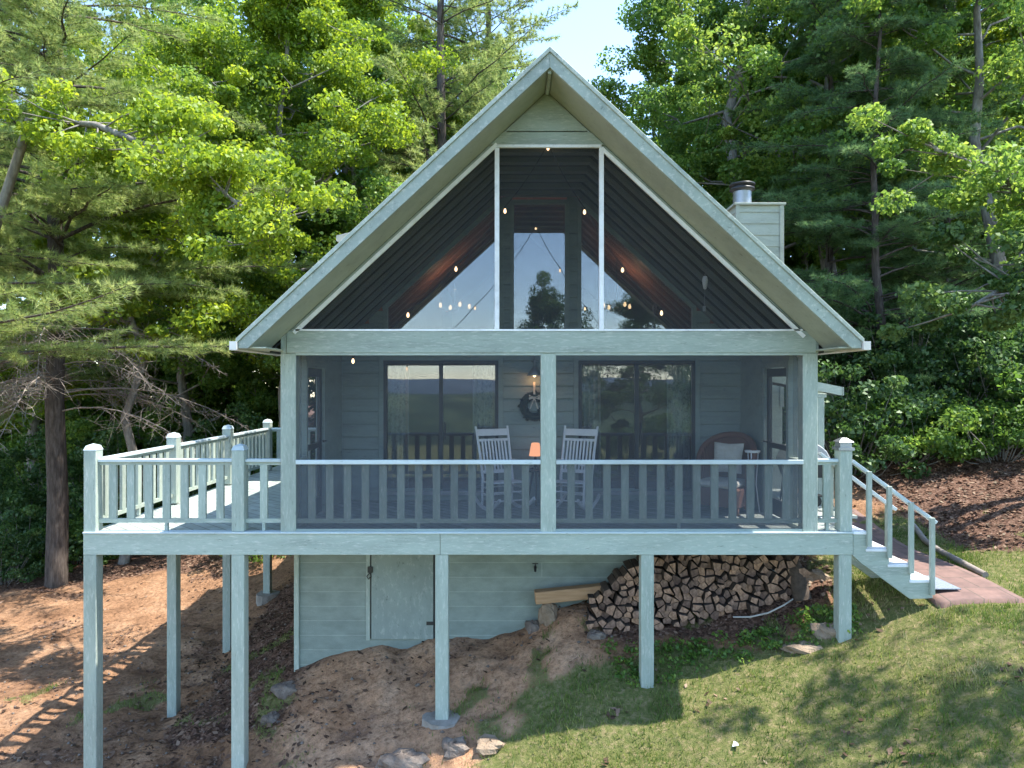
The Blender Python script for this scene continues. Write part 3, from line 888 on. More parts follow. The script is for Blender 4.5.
# porch guard rails behind the screen, the pale cap shows in front of it
for x0, x1, n in ((-2.60, 0.345, 13), (0.53, 3.50, 13)):
    m = MB(); m.box(x0 + .001, x1 - .001, F0 - 0.02, F0 + 0.008, 4.035, 4.088)
    m.box(x0 + .001, x1 - .001, F0 + 0.016, F0 + 0.10, 4.035, 4.075)
    g = m.build('guard_rail', M['rail_cap'], cabin, 0.004)
    m = MB(); m.box(x0 + .001, x1 - .001, F0 + 0.03, F0 + 0.068, DZ + 0.12, DZ + 0.175)
    m.box((x0 + x1) / 2 - .02, (x0 + x1) / 2 + .02, F0 + 0.03, F0 + 0.068, DZ + 0.056, DZ + 0.12)
    m.build('bottom_rail', M['paint_h'], g)
    for i in range(n):
        xc = x0 + (i + 0.85) * (x1 - x0) / (n + 0.7)
        m = MB(); m.box(xc - .044, xc + .044, F0 + 0.03, F0 + 0.068, DZ + 0.176, 4.034)
        m.build('baluster', M['paint_v'], g)

# ------- back wall of the porch: lap siding round the openings
OPEN = []   # polygons as x-intervals per height
def win_top_left(x): return soffit(x) - 0.09
def openings(z):
    o = []
    if 3.34 < z < 5.36: o += [(-1.97, -0.21), (1.02, 2.81)]
    if 5.66 < z < 7.80: o += [(0.0, 0.845)]
    if 5.66 < z:
        # trapezoids follow the roof
        xmin = XC - (soffit(XC) - 0.07 - z) / SL; xmax = XC + (soffit(XC) - 0.07 - z) / SL
        a, b = max(-1.94, xmin), -0.165
        if a < b: o.append((a, b))
        a, b = 1.035, min(2.80, xmax)
        if a < b: o.append((a, b))
    return o
m = MB(); z = DZ; ex_ = 0.195
while z < 8.4:
    z1 = z + ex_; zm = z + ex_ / 2
    xa, xb = -2.70, 3.60
    if z1 > soffit(xa): xa = XC - (soffit(XC) - zm - 0.02) / SL
    if z1 > soffit(xb): xb = XC + (soffit(XC) - zm - 0.02) / SL
    xa = max(xa, -2.70); xb = min(xb, 3.60)
    if xa >= xb: break
    segs = [(xa, xb)]
    for oa, ob in openings(zm):
        ns = []
        for a, b in segs:
            if ob <= a or oa >= b: ns.append((a, b)); continue
            if oa > a: ns.append((a, oa))
            if ob < b: ns.append((ob, b))
        segs = ns
    for a, b in segs:
        zg = z + .02
        m.box(a, b, BW + .0, BW + .02, z, zg)
        m._add([(a, BW - 0.042, zg), (b, BW - 0.042, zg), (b, BW - 0.010, z1), (a, BW - 0.010, z1),
                (a, BW + 0.02, zg), (b, BW + 0.02, zg), (b, BW + 0.02, z1), (a, BW + 0.02, z1)],
               [(0, 1, 2, 3), (5, 4, 7, 6), (0, 4, 5, 1), (3, 2, 6, 7), (0, 3, 7, 4), (1, 5, 6, 2)])
    z = z1
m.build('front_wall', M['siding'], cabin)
# corner trim and casings
def casing(x0, x1, z0, z1, w=0.075):
    mm = MB(); y0, y1 = BW - 0.05, BW + 0.0
    mm.box(x0 - w, x0, y0, y1, z0, z1 + w); mm.box(x1, x1 + w, y0, y1, z0, z1 + w); mm.box(x0 + .001, x1 - .001, y0, y1, z1, z1 + w)
    return mm
for (x0, x1) in ((-1.97, -0.21), (1.02, 2.81)):
    z0, z1 = DZ + 0.13, 5.36
    m = casing(x0, x1, DZ, z1)
    d = m.build('sliding_door', M['siding'], cabin, 0.003)
    m = MB(); y0, y1 = BW - 0.058, BW + 0.06; xm = (x0 + x1) / 2
    m.box(x0, x0 + .05, y0, y1, z0, z1); m.box(x1 - .05, x1, y0, y1, z0, z1)
    m.box(x0 + .05, x1 - .05, y0, y1, z1 - .05, z1); m.box(xm - .03, xm + .03, y0 + .01, y1, z0 + .06, z1 - .05)
    m.build('door_frame', M['dark_frame'], d, 0.002)
    m = MB(); m.box(x0 + .001, x1 - .001, y0 - .03, y1, z0 - 0.03, z0 + .025)
    m.build('threshold', M['metal_grey'], d, 0.002)
    for a, b, yy in ((x0 + .05, xm - .03, BW - .01), (xm + .03, x1 - .05, BW - .03)):
        m = MB(); m.box(a, b, yy, yy + .006, z0 + .026, z1 - .05); m.build('pane', M['glass_low'], d)
    m = MB(); m.box(xm + .05, xm + .07, y0 - .03, y0 + .008, 4.15, 4.42); m.build('handle', M['metal_dark'], d)
    for a, b in ((x0 + .03, x0 + .36), (x1 - .40, x1 - .04)):
        m = MB(); n = 22
        for i in range(n):
            xa = a + (b - a) * i / n; xb = a + (b - a) * (i + 1) / n
            ya = BW + 0.11 + 0.03 * math.sin(i * 1.25); yb = BW + 0.11 + 0.03 * math.sin((i + 1) * 1.25)
            m._add([(xa, ya, z0 + .04), (xb, yb, z0 + .04), (xb, yb, z1), (xa, ya, z1), (xa, ya + .004, z0 + .04), (xb, yb + .004, z0 + .04), (xb, yb + .004, z1), (xa, ya + .004, z1)],
                   [(0, 1, 2, 3), (5, 4, 7, 6), (3, 2, 6, 7), (0, 4, 5, 1)], True)
        m.build('curtain', M['curtain'], d)

def poly_window(pts, edge=0.06):
    c = [sum(p[i] for p in pts) / len(pts) for i in (0, 1)]
    m = MB(); n = len(pts)
    for i in range(n):
        p, q = pts[i], pts[(i + 1) % n]
        m.bar((p[0], BW - 0.015, p[1]), (q[0], BW - 0.015, q[1]), 0.07, edge, (0, 0, 1) if abs(p[0] - q[0]) > 1e-4 else (1, 0, 0))
    w = m.build('gable_window', M['siding'], cabin, 0.002)
    m = MB(); m.prism(pts, 0.006, 'y', BW); m.build('pane', M['glass'], w)
zt_ = lambda x: soffit(x) - 0.10
poly_window([(0.0, 5.66), (0.845, 5.66), (0.845, 7.80), (0.0, 7.80)])
poly_window([(-1.94, 5.66), (-0.165, 5.66), (-0.165, zt_(-0.165)), (-1.94, zt_(-1.94))])
poly_window([(1.035, 5.66), (2.80, 5.66), (2.80, zt_(2.80)), (1.035, zt_(1.035))])
for x in (-2.655, 3.555):
    m = MB(); m.box(x - .05, x + .05, BW - 0.055, BW - .031, DZ, 5.45); m.build('corner_trim', M['siding'], cabin)

# ------- porch side walls: siding by the house, a screen door, a screened strip
for s, xi in ((-1, -2.62), (1, 3.52)):
    xo = xi + s * 0.10; a, b = min(xi, xo), max(xi, xo)
    def ztop(): return soffit(xo) - 0.02
    m = MB(); z = DZ
    while z < 5.60:
        zz = min(z + ex_, 5.62)
        for y0, y1 in ((9.98, BW - 0.06),):
            m.prism([(xi - s * 0.018, z), (xo, z), (xo, zz), (xi, zz)] if s < 0 else [(xi - 0.018, z), (xo, z), (xo, zz), (xi, zz)], y1 - y0, 'y', y0)
        z = zz
    m.box(a, b, 9.02, 9.979, 5.30, 5.62)
    m.build('side_wall', M['siding'], cabin)
    m = MB(); m.box(a - .012, b + .012, 9.90, 9.975, DZ + .002, 5.298); m.box(a - .012, b + .012, 9.02, 9.09, DZ + .002, 5.298); m.box(a - .012, b + .012, 9.09, 9.90, 5.22, 5.298)
    d = m.build('screen_door', M['siding'], cabin, 0.003)
    xm = (a + b) / 2
    m = MB(); m.box(xm - .02, xm + .02, 9.10, 9.19, DZ + .03, 5.21); m.box(xm - .02, xm + .02, 9.80, 9.89, DZ + .03, 5.21)
    m.box(xm - .02, xm + .02, 9.19, 9.80, 5.10, 5.21); m.box(xm - .02, xm + .02, 9.19, 9.80, DZ + .03, DZ + .25); m.box(xm - .02, xm + .02, 9.19, 9.80, 4.13, 4.20)
    m.build('door_frame', M['dark_frame'], d)
    m = MB(); m.box(xm - .003, xm, 9.19, 9.80, DZ + .25, 5.10); m.build('pane', M['screen'], d)
    m = MB(); m.tube([(xi - s * .02, 9.75, 4.22), (xi - s * .07, 9.74, 4.22), (xi - s * .07, 9.60, 4.22)], 0.012); m.build('handle', M['metal_dark'], d)
    m = MB(); m.box(xm - .002, xm, F0 + .155, 9.018, DZ + .05, 5.60); m.build('side_screen', M['screen'], cabin)
    m = MB(); m.box(a, b, F0 + .155, 9.018, 4.02, 4.07); m.box(a, b, F0 + .155, 9.018, DZ + .002, DZ + .05); m.build('side_rail', M['paint_h'], cabin)
    # wall plate carrying the roof
    m = MB(); m.box(a, b, F0 + .145, BW - .06, 5.622, 5.70); m.build('wall_plate', M['paint_h'], cabin)

# ------- house body behind: side walls, back wall, floor, inner walls
for s, x in ((-1, -2.74), (1, 3.58)):
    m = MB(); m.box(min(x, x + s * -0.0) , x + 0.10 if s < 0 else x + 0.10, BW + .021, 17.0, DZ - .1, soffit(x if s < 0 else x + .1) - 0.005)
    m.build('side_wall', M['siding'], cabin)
m = MB(); m.prism([(-2.64, DZ - .1), (3.58, DZ - .1), (3.58, soffit(3.58) - .01), (XC, soffit(XC) - .02), (-2.64, soffit(-2.64) - .01)], 0.12, 'y', 16.88)
m.build('back_wall', M['interior_dark'], cabin)
m = MB(); m.box(-2.638, 3.578, BW + .022, 16.87, DZ - .09, DZ + .05); m.build('house_floor', M['interior'], cabin)
m = MB(); m.box(-2.638, 3.578, 13.6, 13.7, DZ + .051, soffit(3.57) - 0.02); m.build('inner_wall', M['interior_dark'], cabin)
# foundation of painted block, with door and tap
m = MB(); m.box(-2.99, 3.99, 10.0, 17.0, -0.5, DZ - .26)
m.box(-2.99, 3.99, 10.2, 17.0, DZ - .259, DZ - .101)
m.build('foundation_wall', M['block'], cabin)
m = MB(); m.box(-3.06, -2.992, 9.96, 10.06, 0.5, DZ - .06); m.build('corner_trim', M['paint_v'], cabin, 0.004)
m = MB(); m.box(-1.972, -1.105, 9.955, 9.999, 1.42, DZ - .27)
d = m.build('basement_door', paint('paint_plywood_door', (0.235, 0.28, 0.25), stretch=(1, 1, .5), amount=0.25), cabin, 0.003)
m = MB(); m.box(-2.05, -1.994, 9.965, 9.998, 1.40, DZ - .265)
m.build('door_trim', M['paint_v'], d, 0.003)
for xx in (-1.993, -1.104):  # solid dark strips stand in for the shade in the door gaps
    m = MB(); m.box(xx, xx + .019, 9.985, 9.9985, 1.42, DZ - .272); m.build('door_gap_shade', M['metal_dark'], d)
for zz in (1.62, 2.72):
    m = MB(); m.box(-1.20, -1.09, 9.949, 9.954, zz, zz + .05); m.build('hinge', M['metal_dark'], d)
m = MB(); m.box(-2.02, -1.95, 9.93, 9.962, 2.36, 2.44); m.tube([(-1.99, 9.935, 2.36), (-2.03, 9.93, 2.31), (-2.01, 9.93, 2.27), (-1.97, 9.93, 2.31), (-1.99, 9.935, 2.36)], 0.008)
m.build('padlock', M['metal_dark'], d)
m = MB(); m.tube([(.325, 9.998, 2.43), (.325, 9.93, 2.43), (.325, 9.90, 2.38)], [.018, .018, .014]); m.tube([(.325, 9.94, 2.43), (.325, 9.94, 2.48)], .008); m.box(.285, .365, 9.932, 9.948, 2.48, 2.492)
m.build('tap', M['metal_dark'], cabin)

# chimney
m = MB(); cx0, cx1, cy0, cy1, cz = 3.92, 4.72, 12.4, 13.25, 8.12
z = 4.6; i = 0
while z < cz - .01:
    zz = min(z + .20, cz)
    o = 0.012
    m._add([(cx0 - o, cy0 - o, z), (cx1 + o, cy0 - o, z), (cx1 + o, cy1 + o, z), (cx0 - o, cy1 + o, z), (cx0, cy0, zz), (cx1, cy0, zz), (cx1, cy1, zz), (cx0, cy1, zz)],
           [(0, 3, 2, 1), (4, 5, 6, 7), (0, 1, 5, 4), (1, 2, 6, 5), (2, 3, 7, 6), (3, 0, 4, 7)])
    z = zz
m.box(cx0, cx1, cy0, cy1, 2.4, 4.6)
ch = m.build('chimney', M['siding_pale'], cabin)
m = MB()
for xx in (cx0 - .02, cx1 - .05):
    m.box(xx, xx + .07, cy0 - .03, cy0 - .0125, 4.6, cz)
m.box(cx0 - .05, cx1 + .05, cy0 - .05, cy1 + .05, cz + .002, cz + .04)
m.build('chimney_trim', M['siding_pale'], ch, .003)
fc = (4.15, 12.8, cz + .04)
m = MB(); m.tube([(fc[0], fc[1], fc[2]), (fc[0], fc[1], fc[2] + .30)], .16, 20); m.build('flue_pipe', M['metal_grey'], ch)
m = MB(); m.lathe([(.165, .30), (.22, .33), (.22, .36), (.17, .37), (.17, .40), (.225, .41), (.225, .44), (.02, .47)], fc, 20); m.build('flue_cap', M['metal_dark'], ch)

# low dormer roof on the left slope
m = MB(); m.prism([(-3.22, 7.72), (-2.35, 7.93), (-1.2, 8.06 - .0), (-1.2, 7.96), (-2.6, 7.68), (-3.05, 7.56), (-3.22, 7.62)], 2.6, 'y', 13.0)
m.build('dormer_roof', M['gutter'], cabin)
m = MB(); m.box(-2.9, -1.3, 13.15, 15.5, 5.2, 7.60); m.build('dormer_wall', M['siding'], cabin)

# small shed roof over the side entry
m = MB(); m.prism([(3.69, 5.20), (4.86, 4.96), (4.86, 4.90), (3.69, 5.12)], 1.5, 'y', 10.5); r_ = m.build('entry_roof', M['shingle'], cabin)
m = MB(); m.prism([(3.69, 5.196), (4.87, 4.955), (4.87, 4.83), (3.69, 5.06)], 0.03, 'y', 10.46); m.box(4.862, 4.89, 10.46, 12.0, 4.83, 4.955)
m.build('entry_fascia', M['paint_h'], r_)
m = MB(); m.box(4.50, 4.62, 10.50, 10.62, DZ + .002, 4.90); m.box(4.47, 4.65, 10.495, 10.66, 4.80, 4.86); m.build('entry_post', M['paint_v'], cabin, .004)

# --------------------------------------------------------------------- deck
deck = empty('wooden_deck', (-1.0, 8.9, DZ), 0, 'pale green wooden deck on tall posts wrapping round the cabin', 'deck')
LX, RX = -5.155, 4.10
m = MB()
m.box(LX + .03, RX, F0 + .041, 9.7, DZ - .038, DZ)
m.box(LX + .03, -2.76, 9.7, 16.2, DZ - .0381, DZ - .0001)
m.box(-2.759, 3.59, 9.7001, BW - .01, DZ - .0382, DZ - .0002)
m.box(3.591, 4.72, 9.7002, 12.2, DZ - .0383, DZ - .0003)
m.build('deck_floor', M['decking'], deck)
m = MB(); m.box(LX, -.865, F0 - .005, F0 + .04, DZ - .255, DZ); m.box(-.861, RX, F0 - .005, F0 + .04, DZ - .255, DZ)
m.build('rim_board', M['paint_h'], deck, .004)
m = MB(); m.box(LX, RX, F0 - .022, F0 + .10, DZ + .0005, DZ + .022); m.build('deck_nosing', M['rail_cap'], deck, .003)
m = MB(); m.box(LX, LX + .04, F0 + .041, 16.2, DZ - .255, DZ + .001); m.build('side_rim_board', M['paint_h'], deck)
m = MB(); m.box(RX - .04, RX, F0 + .041, 9.7, DZ - .255, DZ - .039); m.build('side_rim_board', M['paint_h'], deck)
m = MB()
y = 8.95
while y < 16:
    m.box(LX + .041, -2.8, y, y + .04, DZ - .23, DZ - .039)
    if y < 9.9: m.box(-2.799, RX - .041, y, y + .04, DZ - .23, DZ - .039)
    y += .40
m.build('joists', M['paint_h'], deck)
POSTS = [(-5.08, F0 + .07), (-3.30, F0 + .07), (-.845, F0 + .07), (1.63, F0 + .07), (4.01, F0 + .07), (-5.06, 10.62), (-5.06, 12.65), (-5.06, 14.7), (-3.35, 10.9)]
for i, (x, y) in enumerate(POSTS[:8]):
    w = .078 if i < 5 else .07
    m = MB(); m.box(x - w, x + w, y - .07, y + .078, gz(x, y) - .3, DZ - .256); m.build('support_post', M['paint_v'], deck, .006)


def newel(x, y, cap='wood', w=.075):
    m = MB(); m.box(x - w, x + w, y - w, y + w, DZ + .023, DZ + 1.0); p = m.build('newel_post', M['paint_v'], deck, .006)
    m = MB()
    if cap == 'wood':
        z0 = DZ + 1.001 - .022
        k = w + .004
        m._add([(x - k, y - k, z0 + .022), (x + k, y - k, z0 + .022), (x + k, y + k, z0 + .022), (x - k, y + k, z0 + .022),
                (x - k * .75, y - k * .75, z0 + .075), (x + k * .75, y - k * .75, z0 + .075), (x + k * .75, y + k * .75, z0 + .075), (x - k * .75, y + k * .75, z0 + .075),
                (x, y, z0 + .10)],
               [(0, 1, 5, 4), (1, 2, 6, 5), (2, 3, 7, 6), (3, 0, 4, 7), (4, 5, 8), (5, 6, 8), (6, 7, 8), (7, 4, 8)])
        m.build('post_cap', M['rail_cap'], p)
    else:
        z0 = DZ + 1.001
        m.box(x - w - .02, x + w + .02, y - w - .02, y + w + .02, z0, z0 + .035); m.box(x - w + .005, x + w - .005, y - w + .005, y + w - .005, z0 + .035, z0 + .10)
        k = w + .015
        m._add([(x - k, y - k, z0 + .10), (x + k, y - k, z0 + .10), (x + k, y + k, z0 + .10), (x - k, y + k, z0 + .10), (x - .03, y - .03, z0 + .145), (x + .03, y - .03, z0 + .145), (x + .03, y + .03, z0 + .145), (x - .03, y + .03, z0 + .145)],
               [(0, 3, 2, 1), (0, 1, 5, 4), (1, 2, 6, 5), (2, 3, 7, 6), (3, 0, 4, 7), (4, 5, 6, 7)])
        o = m.build('solar_lamp', M['metal_grey'], p); o['label'] = 'square grey solar lamp topping the post by the stairs'


def railing(p, q, n):
    p = Vector(p); q = Vector(q); d = (q - p).normalized(); up = Vector((0, 0, 1))
    m = MB(); zt = DZ + .875
    m.bar(p + up * (zt), q + up * (zt), .09, .038); g = m.build('railing', M['rail_cap'], deck, .004)
    m = MB(); m.bar(p + up * (zt - .038), q + up * (zt - .038), .035, .035); m.build('upper_rail', M['paint_h'], g)
    m = MB(); m.bar(p + up * (DZ + .145), q + up * (DZ + .145), .04, .05)
    mid = (p + q) / 2; m.bar(mid + up * (DZ + .024), mid + up * (DZ + .119), .04, .035, d); m.build('bottom_rail', M['paint_h'], g)
    L_ = (q - p).length
    for i in range(n):
        c = p + d * (L_ * (i + .75) / (n + .5)); s = d.cross(up)
        m = MB(); m.bar(c + up * (DZ + .171), c + up * (zt - .057), .036, .089, d); m.build('baluster', M['paint_v'], g)

ny_ = F0 + .075
newel(-5.08, ny_); newel(-3.30, ny_); newel(4.02, ny_, 'lamp')
for y in (10.62, 12.65, 14.7): newel(-5.06, y)
newel(-3.0, 14.75)
railing((-5.0, ny_, 0), (-3.375, ny_, 0), 7)
railing((-3.225, ny_, 0), (-2.79, ny_, 0), 1)
railing((3.69, ny_, 0), (3.945, ny_, 0), 1)
railing((-5.06, F0 + .16, 0), (-5.06, 10.54, 0), 9)
railing((-5.06, 10.70, 0), (-5.06, 12.57, 0), 9)
railing((-5.06, 12.73, 0), (-5.06, 14.62, 0), 9)
railing((-4.98, 14.72, 0), (-3.08, 14.74, 0), 9)

# ------------------------------------------------------------------- stairs
st = empty('staircase', (4.7, 9.0, 2.4), 0, 'short pale green wooden staircase going down from deck to paved path', 'stairs')
rise, run, x0 = .187, .262, RX + .005
nst = 4
gr0 = DZ - rise * nst
for y in (F0 + .0, F0 + .92):
    pts = [(x0, DZ - .002)]
    for i in range(nst):
        pts += [(x0 + run * i + (0.0 if i else .17), DZ - rise * i - .002), (x0 + run * i + (0.0 if i else .17), DZ - rise * (i + 1) - .002)] if False else []
    poly = [(x0, DZ - .01), (x0 + .17, DZ - .01)]
    for i in range(1, nst):
        xx = x0 + .17 + run * (i - 1); poly += [(xx, DZ - rise * i - .03), (xx + run, DZ - rise * i - .03)] if i < nst else []
    xe = x0 + .17 + run * (nst - 1)
    poly += [(xe, gr0 - .03), (xe - .27, gr0 - .04), (x0 + .10, DZ - .36), (x0, DZ - .27)]
    m = MB(); m.prism(poly, .045, 'y', y); m.build('stringer', M['paint_h'], st, .004)
for i in range(1, nst):
    xx = x0 + .17 + run * (i - 1)
    m = MB(); m.box(xx - .02, xx + run + .015, F0 - .012, F0 + .977, DZ - rise * i - .029, DZ - rise * i + .004)
    m.build('tread', M['trim_white'], st, .004)
m = MB(); m.box(x0, x0 + .18, F0 - .012, F0 + .977, DZ - .009, DZ + .024); m.build('tread', M['trim_white'], st, .004)
for y in (F0 + .035, F0 + .93):
    xs_ = [x0 + .02 + .16, x0 + .16 + run, x0 + .16 + run * 2, x0 + .15 + run * 3]
    hx0, hz0 = x0 - .01, DZ + .875; sl = .735
    m = MB(); m.bar((hx0, y, hz0), (xs_[-1] + .07, y, hz0 - sl * (xs_[-1] + .07 - hx0)), .085, .04); m.build('handrail', M['rail_cap'], st, .004)
    for i, x in enumerate(xs_):
        zb_ = DZ - rise * (i + 1) + .0 if i < nst - 1 else gr0 + .0
        zb_ = DZ - rise * i - .03 if i else DZ - .03
        zb_ = [DZ - .15, DZ - rise - .10, DZ - 2 * rise - .10, gr0 + .02][i]
        yy = y - .062 if y < F0 + .5 else y + .062
        m = MB(); m.box(x - .028, x + .028, y - .075 if y < F0 + .5 else y + .046, y - .036 if y < F0 + .5 else y + .085, zb_, hz0 - sl * (x - hx0) + .015); m.build('baluster', M['paint_v'], st, .003)
# ------------------------------------------------------------ porch things
def rocking_chair():
    t = empty('rocking_chair', (0, 0, 0))
    W_ = M['white_paint']
    def zr(y): return 0.02 + 0.16 * (y - .05) ** 2 / .25   # runner curve
    for s in (-1, 1):
        pts = [(s * .26, -.50 + i * .1, zr(-.50 + i * .1)) for i in range(11)]
        m = MB()
        for a, b in zip(pts[:-1], pts[1:]): m.bar(a, b, .03, .045)
        m.build('rocker', W_, t)
        m = MB(); m.tube([(s * .265, -.27, zr(-.27)), (s * .275, -.25, .40), (s * .28, -.24, .66)], [.019, .022, .018], 8); m.build('leg', W_, t)
        m = MB(); m.tube([(s * .235, .22, zr(.22)), (s * .235, .19, .42), (s * .24, .30, .80), (s * .255, .43, 1.17)], [.018, .023, .021, .017], 8); m.build('leg', W_, t)
        m = MB(); m.bar((s * .285, -.34, .675), (s * .255, .27, .675), .085, .022); m.build('armrest', W_, t, .004)
    m = MB()
    for i in range(7):
        y = -.27 + i * .07; m.box(-.26 + .02 * i / 6, .26 - .02 * i / 6, y, y + .06, .405 - .006 * i, .425 - .006 * i)
    m.build('seat', W_, t, .003)
    m = MB()
    for z, y in ((.16, -.262), (.28, -.257)):
        m.tube([(-.265, y, z), (.265, y, z)], .011, 6)
    for z, y in ((.18, .212), (.30, .20)): m.tube([(-.235, y, z), (.235, y, z)], .011, 6)
    for s in (-1, 1):
        for z in (.22, .31): m.tube([(s * .268, -.26, z), (s * .236, .205, z)], .011, 6)
    m.build('stretcher', W_, t)
    m = MB()
    def yb(z): return .19 + (z - .42) * .318
    m.bar((-.25, yb(1.08), 1.08), (.25, yb(1.08), 1.08), .022, .10, (0, .3, 1)); m.bar((-.24, yb(.97), .97), (.24, yb(.97), .97), .022, .035, (0, .3, 1)); m.bar((-.235, yb(.52), .52), (.235, yb(.52), .52), .022, .05, (0, .3, 1))
    for i in range(8):
        x = -.18 + i * .0515; m.bar((x, yb(.53), .53), (x, yb(.965), .965), .026, .012, (0, 1, -.3))
    m.build('backrest', W_, t)
    return t
rc = rocking_chair()
rc.location = (-.13, 10.22, DZ); rc.rotation_euler = (0, 0, R(24))
tag(rc, 'white slatted rocking chair standing to the left of the centre porch post', 'rocking chair', 'white rocking chairs on the porch')
r2_ = copy_tree(rc); r2_.location = (.86, 10.22, DZ); r2_.rotation_euler = (0, 0, R(-24))
tag(r2_, 'white slatted rocking chair half hidden behind the centre porch post, its right side showing', 'rocking chair', 'white rocking chairs on the porch')
tag(rc, 'white slatted rocking chair left of the centre post, in front of the left sliding door')

# side table and glowing lamp behind the post
tb = empty('side_table', (.36, 10.62, DZ), 0, 'small dark side table between the two white rocking chairs, under a lamp', 'side table')
m = MB(); m.lathe([(.001, .50), (.19, .50), (.19, .525), (.001, .525)], (.36, 10.62, DZ)); m.build('tabletop', M['metal_dark'], tb)
for k in range(3):
    a = k * 2.094 + .5
    m = MB(); m.tube([(.36 + .05 * math.cos(a), 10.62 + .05 * math.sin(a), DZ + .50), (.36 + .15 * math.cos(a), 10.62 + .15 * math.sin(a), DZ + .001)], .013, 6); m.build('leg', M['metal_dark'], tb)
lp = empty('table_lamp', (.35, 10.62, DZ + .525), 0, 'small table lamp with glowing orange shade beside the centre porch post', 'lamp')
lc = (.35, 10.62, DZ + .526)
m = MB(); m.lathe([(.001, 0), (.055, 0), (.055, .02), (.02, .05), (.03, .10), (.015, .19), (.015, .22)], lc); m.build('lamp_base', M['metal_dark'], lp)
m = MB(); m.lathe([(.095, .20), (.062, .385), (.05, .395), (.001, .396)], lc); m.build('lamp_shade', M['lamp_shade'], lp)

# wreath and barn light on the wall
wr = empty('wreath', (.34, BW - .06, 4.66), 0, 'round dark green wreath with pale ribbon hanging on the siding between the doors', 'wreath')
m = MB()
for k in range(220):
    a = random.uniform(0, 2 * math.pi); b = random.uniform(0, 2 * math.pi); r = .165; q = .055
    c = Vector((.34 + (r + q * math.cos(b)) * math.cos(a), BW - .075 + q * .7 * math.sin(b), 4.66 + (r + q * math.cos(b)) * math.sin(a)))
    d = Vector((random.uniform(-1, 1), random.uniform(-1.2, .2), random.uniform(-1, 1))).normalized() * .05
    s = d.cross(Vector((random.random(), random.random(), random.random()))).normalized() * .014
    m._add([c - s, c + d * .5 - s * 1.6, c + d, c + d * .5 + s * 1.6, c + s], [(0, 1, 2, 3, 4)])
m.tube([(.34 + .165 * math.cos(k * .2618), BW - .075, 4.66 + .165 * math.sin(k * .2618)) for k in range(25)], .06, 8)
m.build('greenery', M['wreath'], wr)
m = MB(); m.box(.325, .355, BW - .128, BW - .122, 4.80, 5.03)
for s in (-1, 1):
    m._add([(.34, BW - .13, 4.80), (.34 + s * .08, BW - .135, 4.84), (.34 + s * .085, BW - .135, 4.76), (.34, BW - .128, 4.78)], [(0, 1, 2, 3)])
    m._add([(.33, BW - .13, 4.79), (.35, BW - .13, 4.79), (.345 + s * .06, BW - .135, 4.62), (.325 + s * .06, BW - .135, 4.62)], [(0, 1, 2, 3)])
m.build('ribbon', M['ribbon'], wr)
bl = empty('barn_light', (.34, BW - .04, 5.30), 0, 'lit metal barn light with domed shade on the wall above the wreath', 'wall lamp')
bc = (.34, BW - .19, 5.13)
m = MB(); m.lathe([(.001, .13), (.035, .13), (.045, .10), (.075, .065), (.115, .0), (.112, -.004), (.07, .06), (.03, .09)], bc); m.build('lamp_shade', M['metal_grey'], bl)
m = MB(); m.tube([(.34, BW - .04, 5.36), (.34, BW - .12, 5.42), (.34, BW - .18, 5.38), (.34, BW - .19, 5.25)], .012, 8); m.lathe([(.001, 0), (.05, 0), (.05, .02), (.001, .02)], (.34, BW - .10, 5.34)); m.build('bracket', M['metal_grey'], bl)
m = MB(); m.lathe([(.001, -.03), (.022, -.015), (.03, .015), (.022, .05), (.001, .07)], bc, 12); m.build('bulb', M['bulb'], bl)
ld = bpy.data.lights.new('barn_light_glow', 'POINT'); ld.energy = .4; ld.color = (1, .5, .22); ld.shadow_soft_size = .03
lo = bpy.data.objects.new('glow', ld); COL.objects.link(lo); lo.parent = bl; lo.location = (0, -.15, -.22)

# string of bulbs just inside the gable screen
sg = empty('string_lights', (XC, 8.66, 8.1), 0, 'string of small warm bulbs hung in an inverted V under the porch ceiling', 'string lights')
SP = [(353, 361), (408, 315), (456, 269), (505, 211), (548, 148), (584.5, 212), (622.5, 270), (661.5, 313), (706, 356)]
bp_ = [P(a, b, 8.70) for a, b in SP]
m = MB()
for a, b in zip(bp_[:-1], bp_[1:]):
    h = Vector((0, 0, .05)); n = 6
    m.tube([(a + h).lerp(b + h, i / n) - Vector((0, 0, .05 * math.sin(math.pi * i / n))) for i in range(n + 1)], .006, 5)
m.build('wire', M['metal_dark'], sg)
for p in bp_[:-1]:
    m = MB(); m.lathe([(.001, -.032), (.014, -.022), (.018, -.004), (.012, .018), (.009, .028)], p, 10); b = m.build('bulb', M['bulb'], sg)
    m = MB(); m.tube([p + Vector((0, 0, .028)), p + Vector((0, 0, .06))], .011, 8); m.build('socket', M['metal_dark'], b)

# hanging pale ornament under the right slope
hg = empty('hanging_ornament', tuple(P(705, 278, 9.3)), 0, 'small pale glass ornament hanging on a cord under the right porch ceiling', 'ornament')
c = P(705, 283, 9.3)
m = MB(); m.lathe([(.001, -.085), (.02, -.075), (.032, -.02), (.038, .04), (.026, .085), (.001, .095)], c, 12); m.build('bell', M['white_paint'], hg)
m = MB(); m.tube([c + Vector((0, 0, .09)), (c.x, c.y, soffit(c.x) - .08)], .003, 5); m.tube([c + Vector((0, 0, -.08)), c + Vector((-.01, 0, -.30))], .003, 5); m.build('cord', M['metal_grey'], hg)
m = MB(); m.box(c.x - .03, c.x + .01, c.y - .002, c.y + .002, c.z - .37, c.z - .30); m.build('tassel', M['metal_grey'], hg)

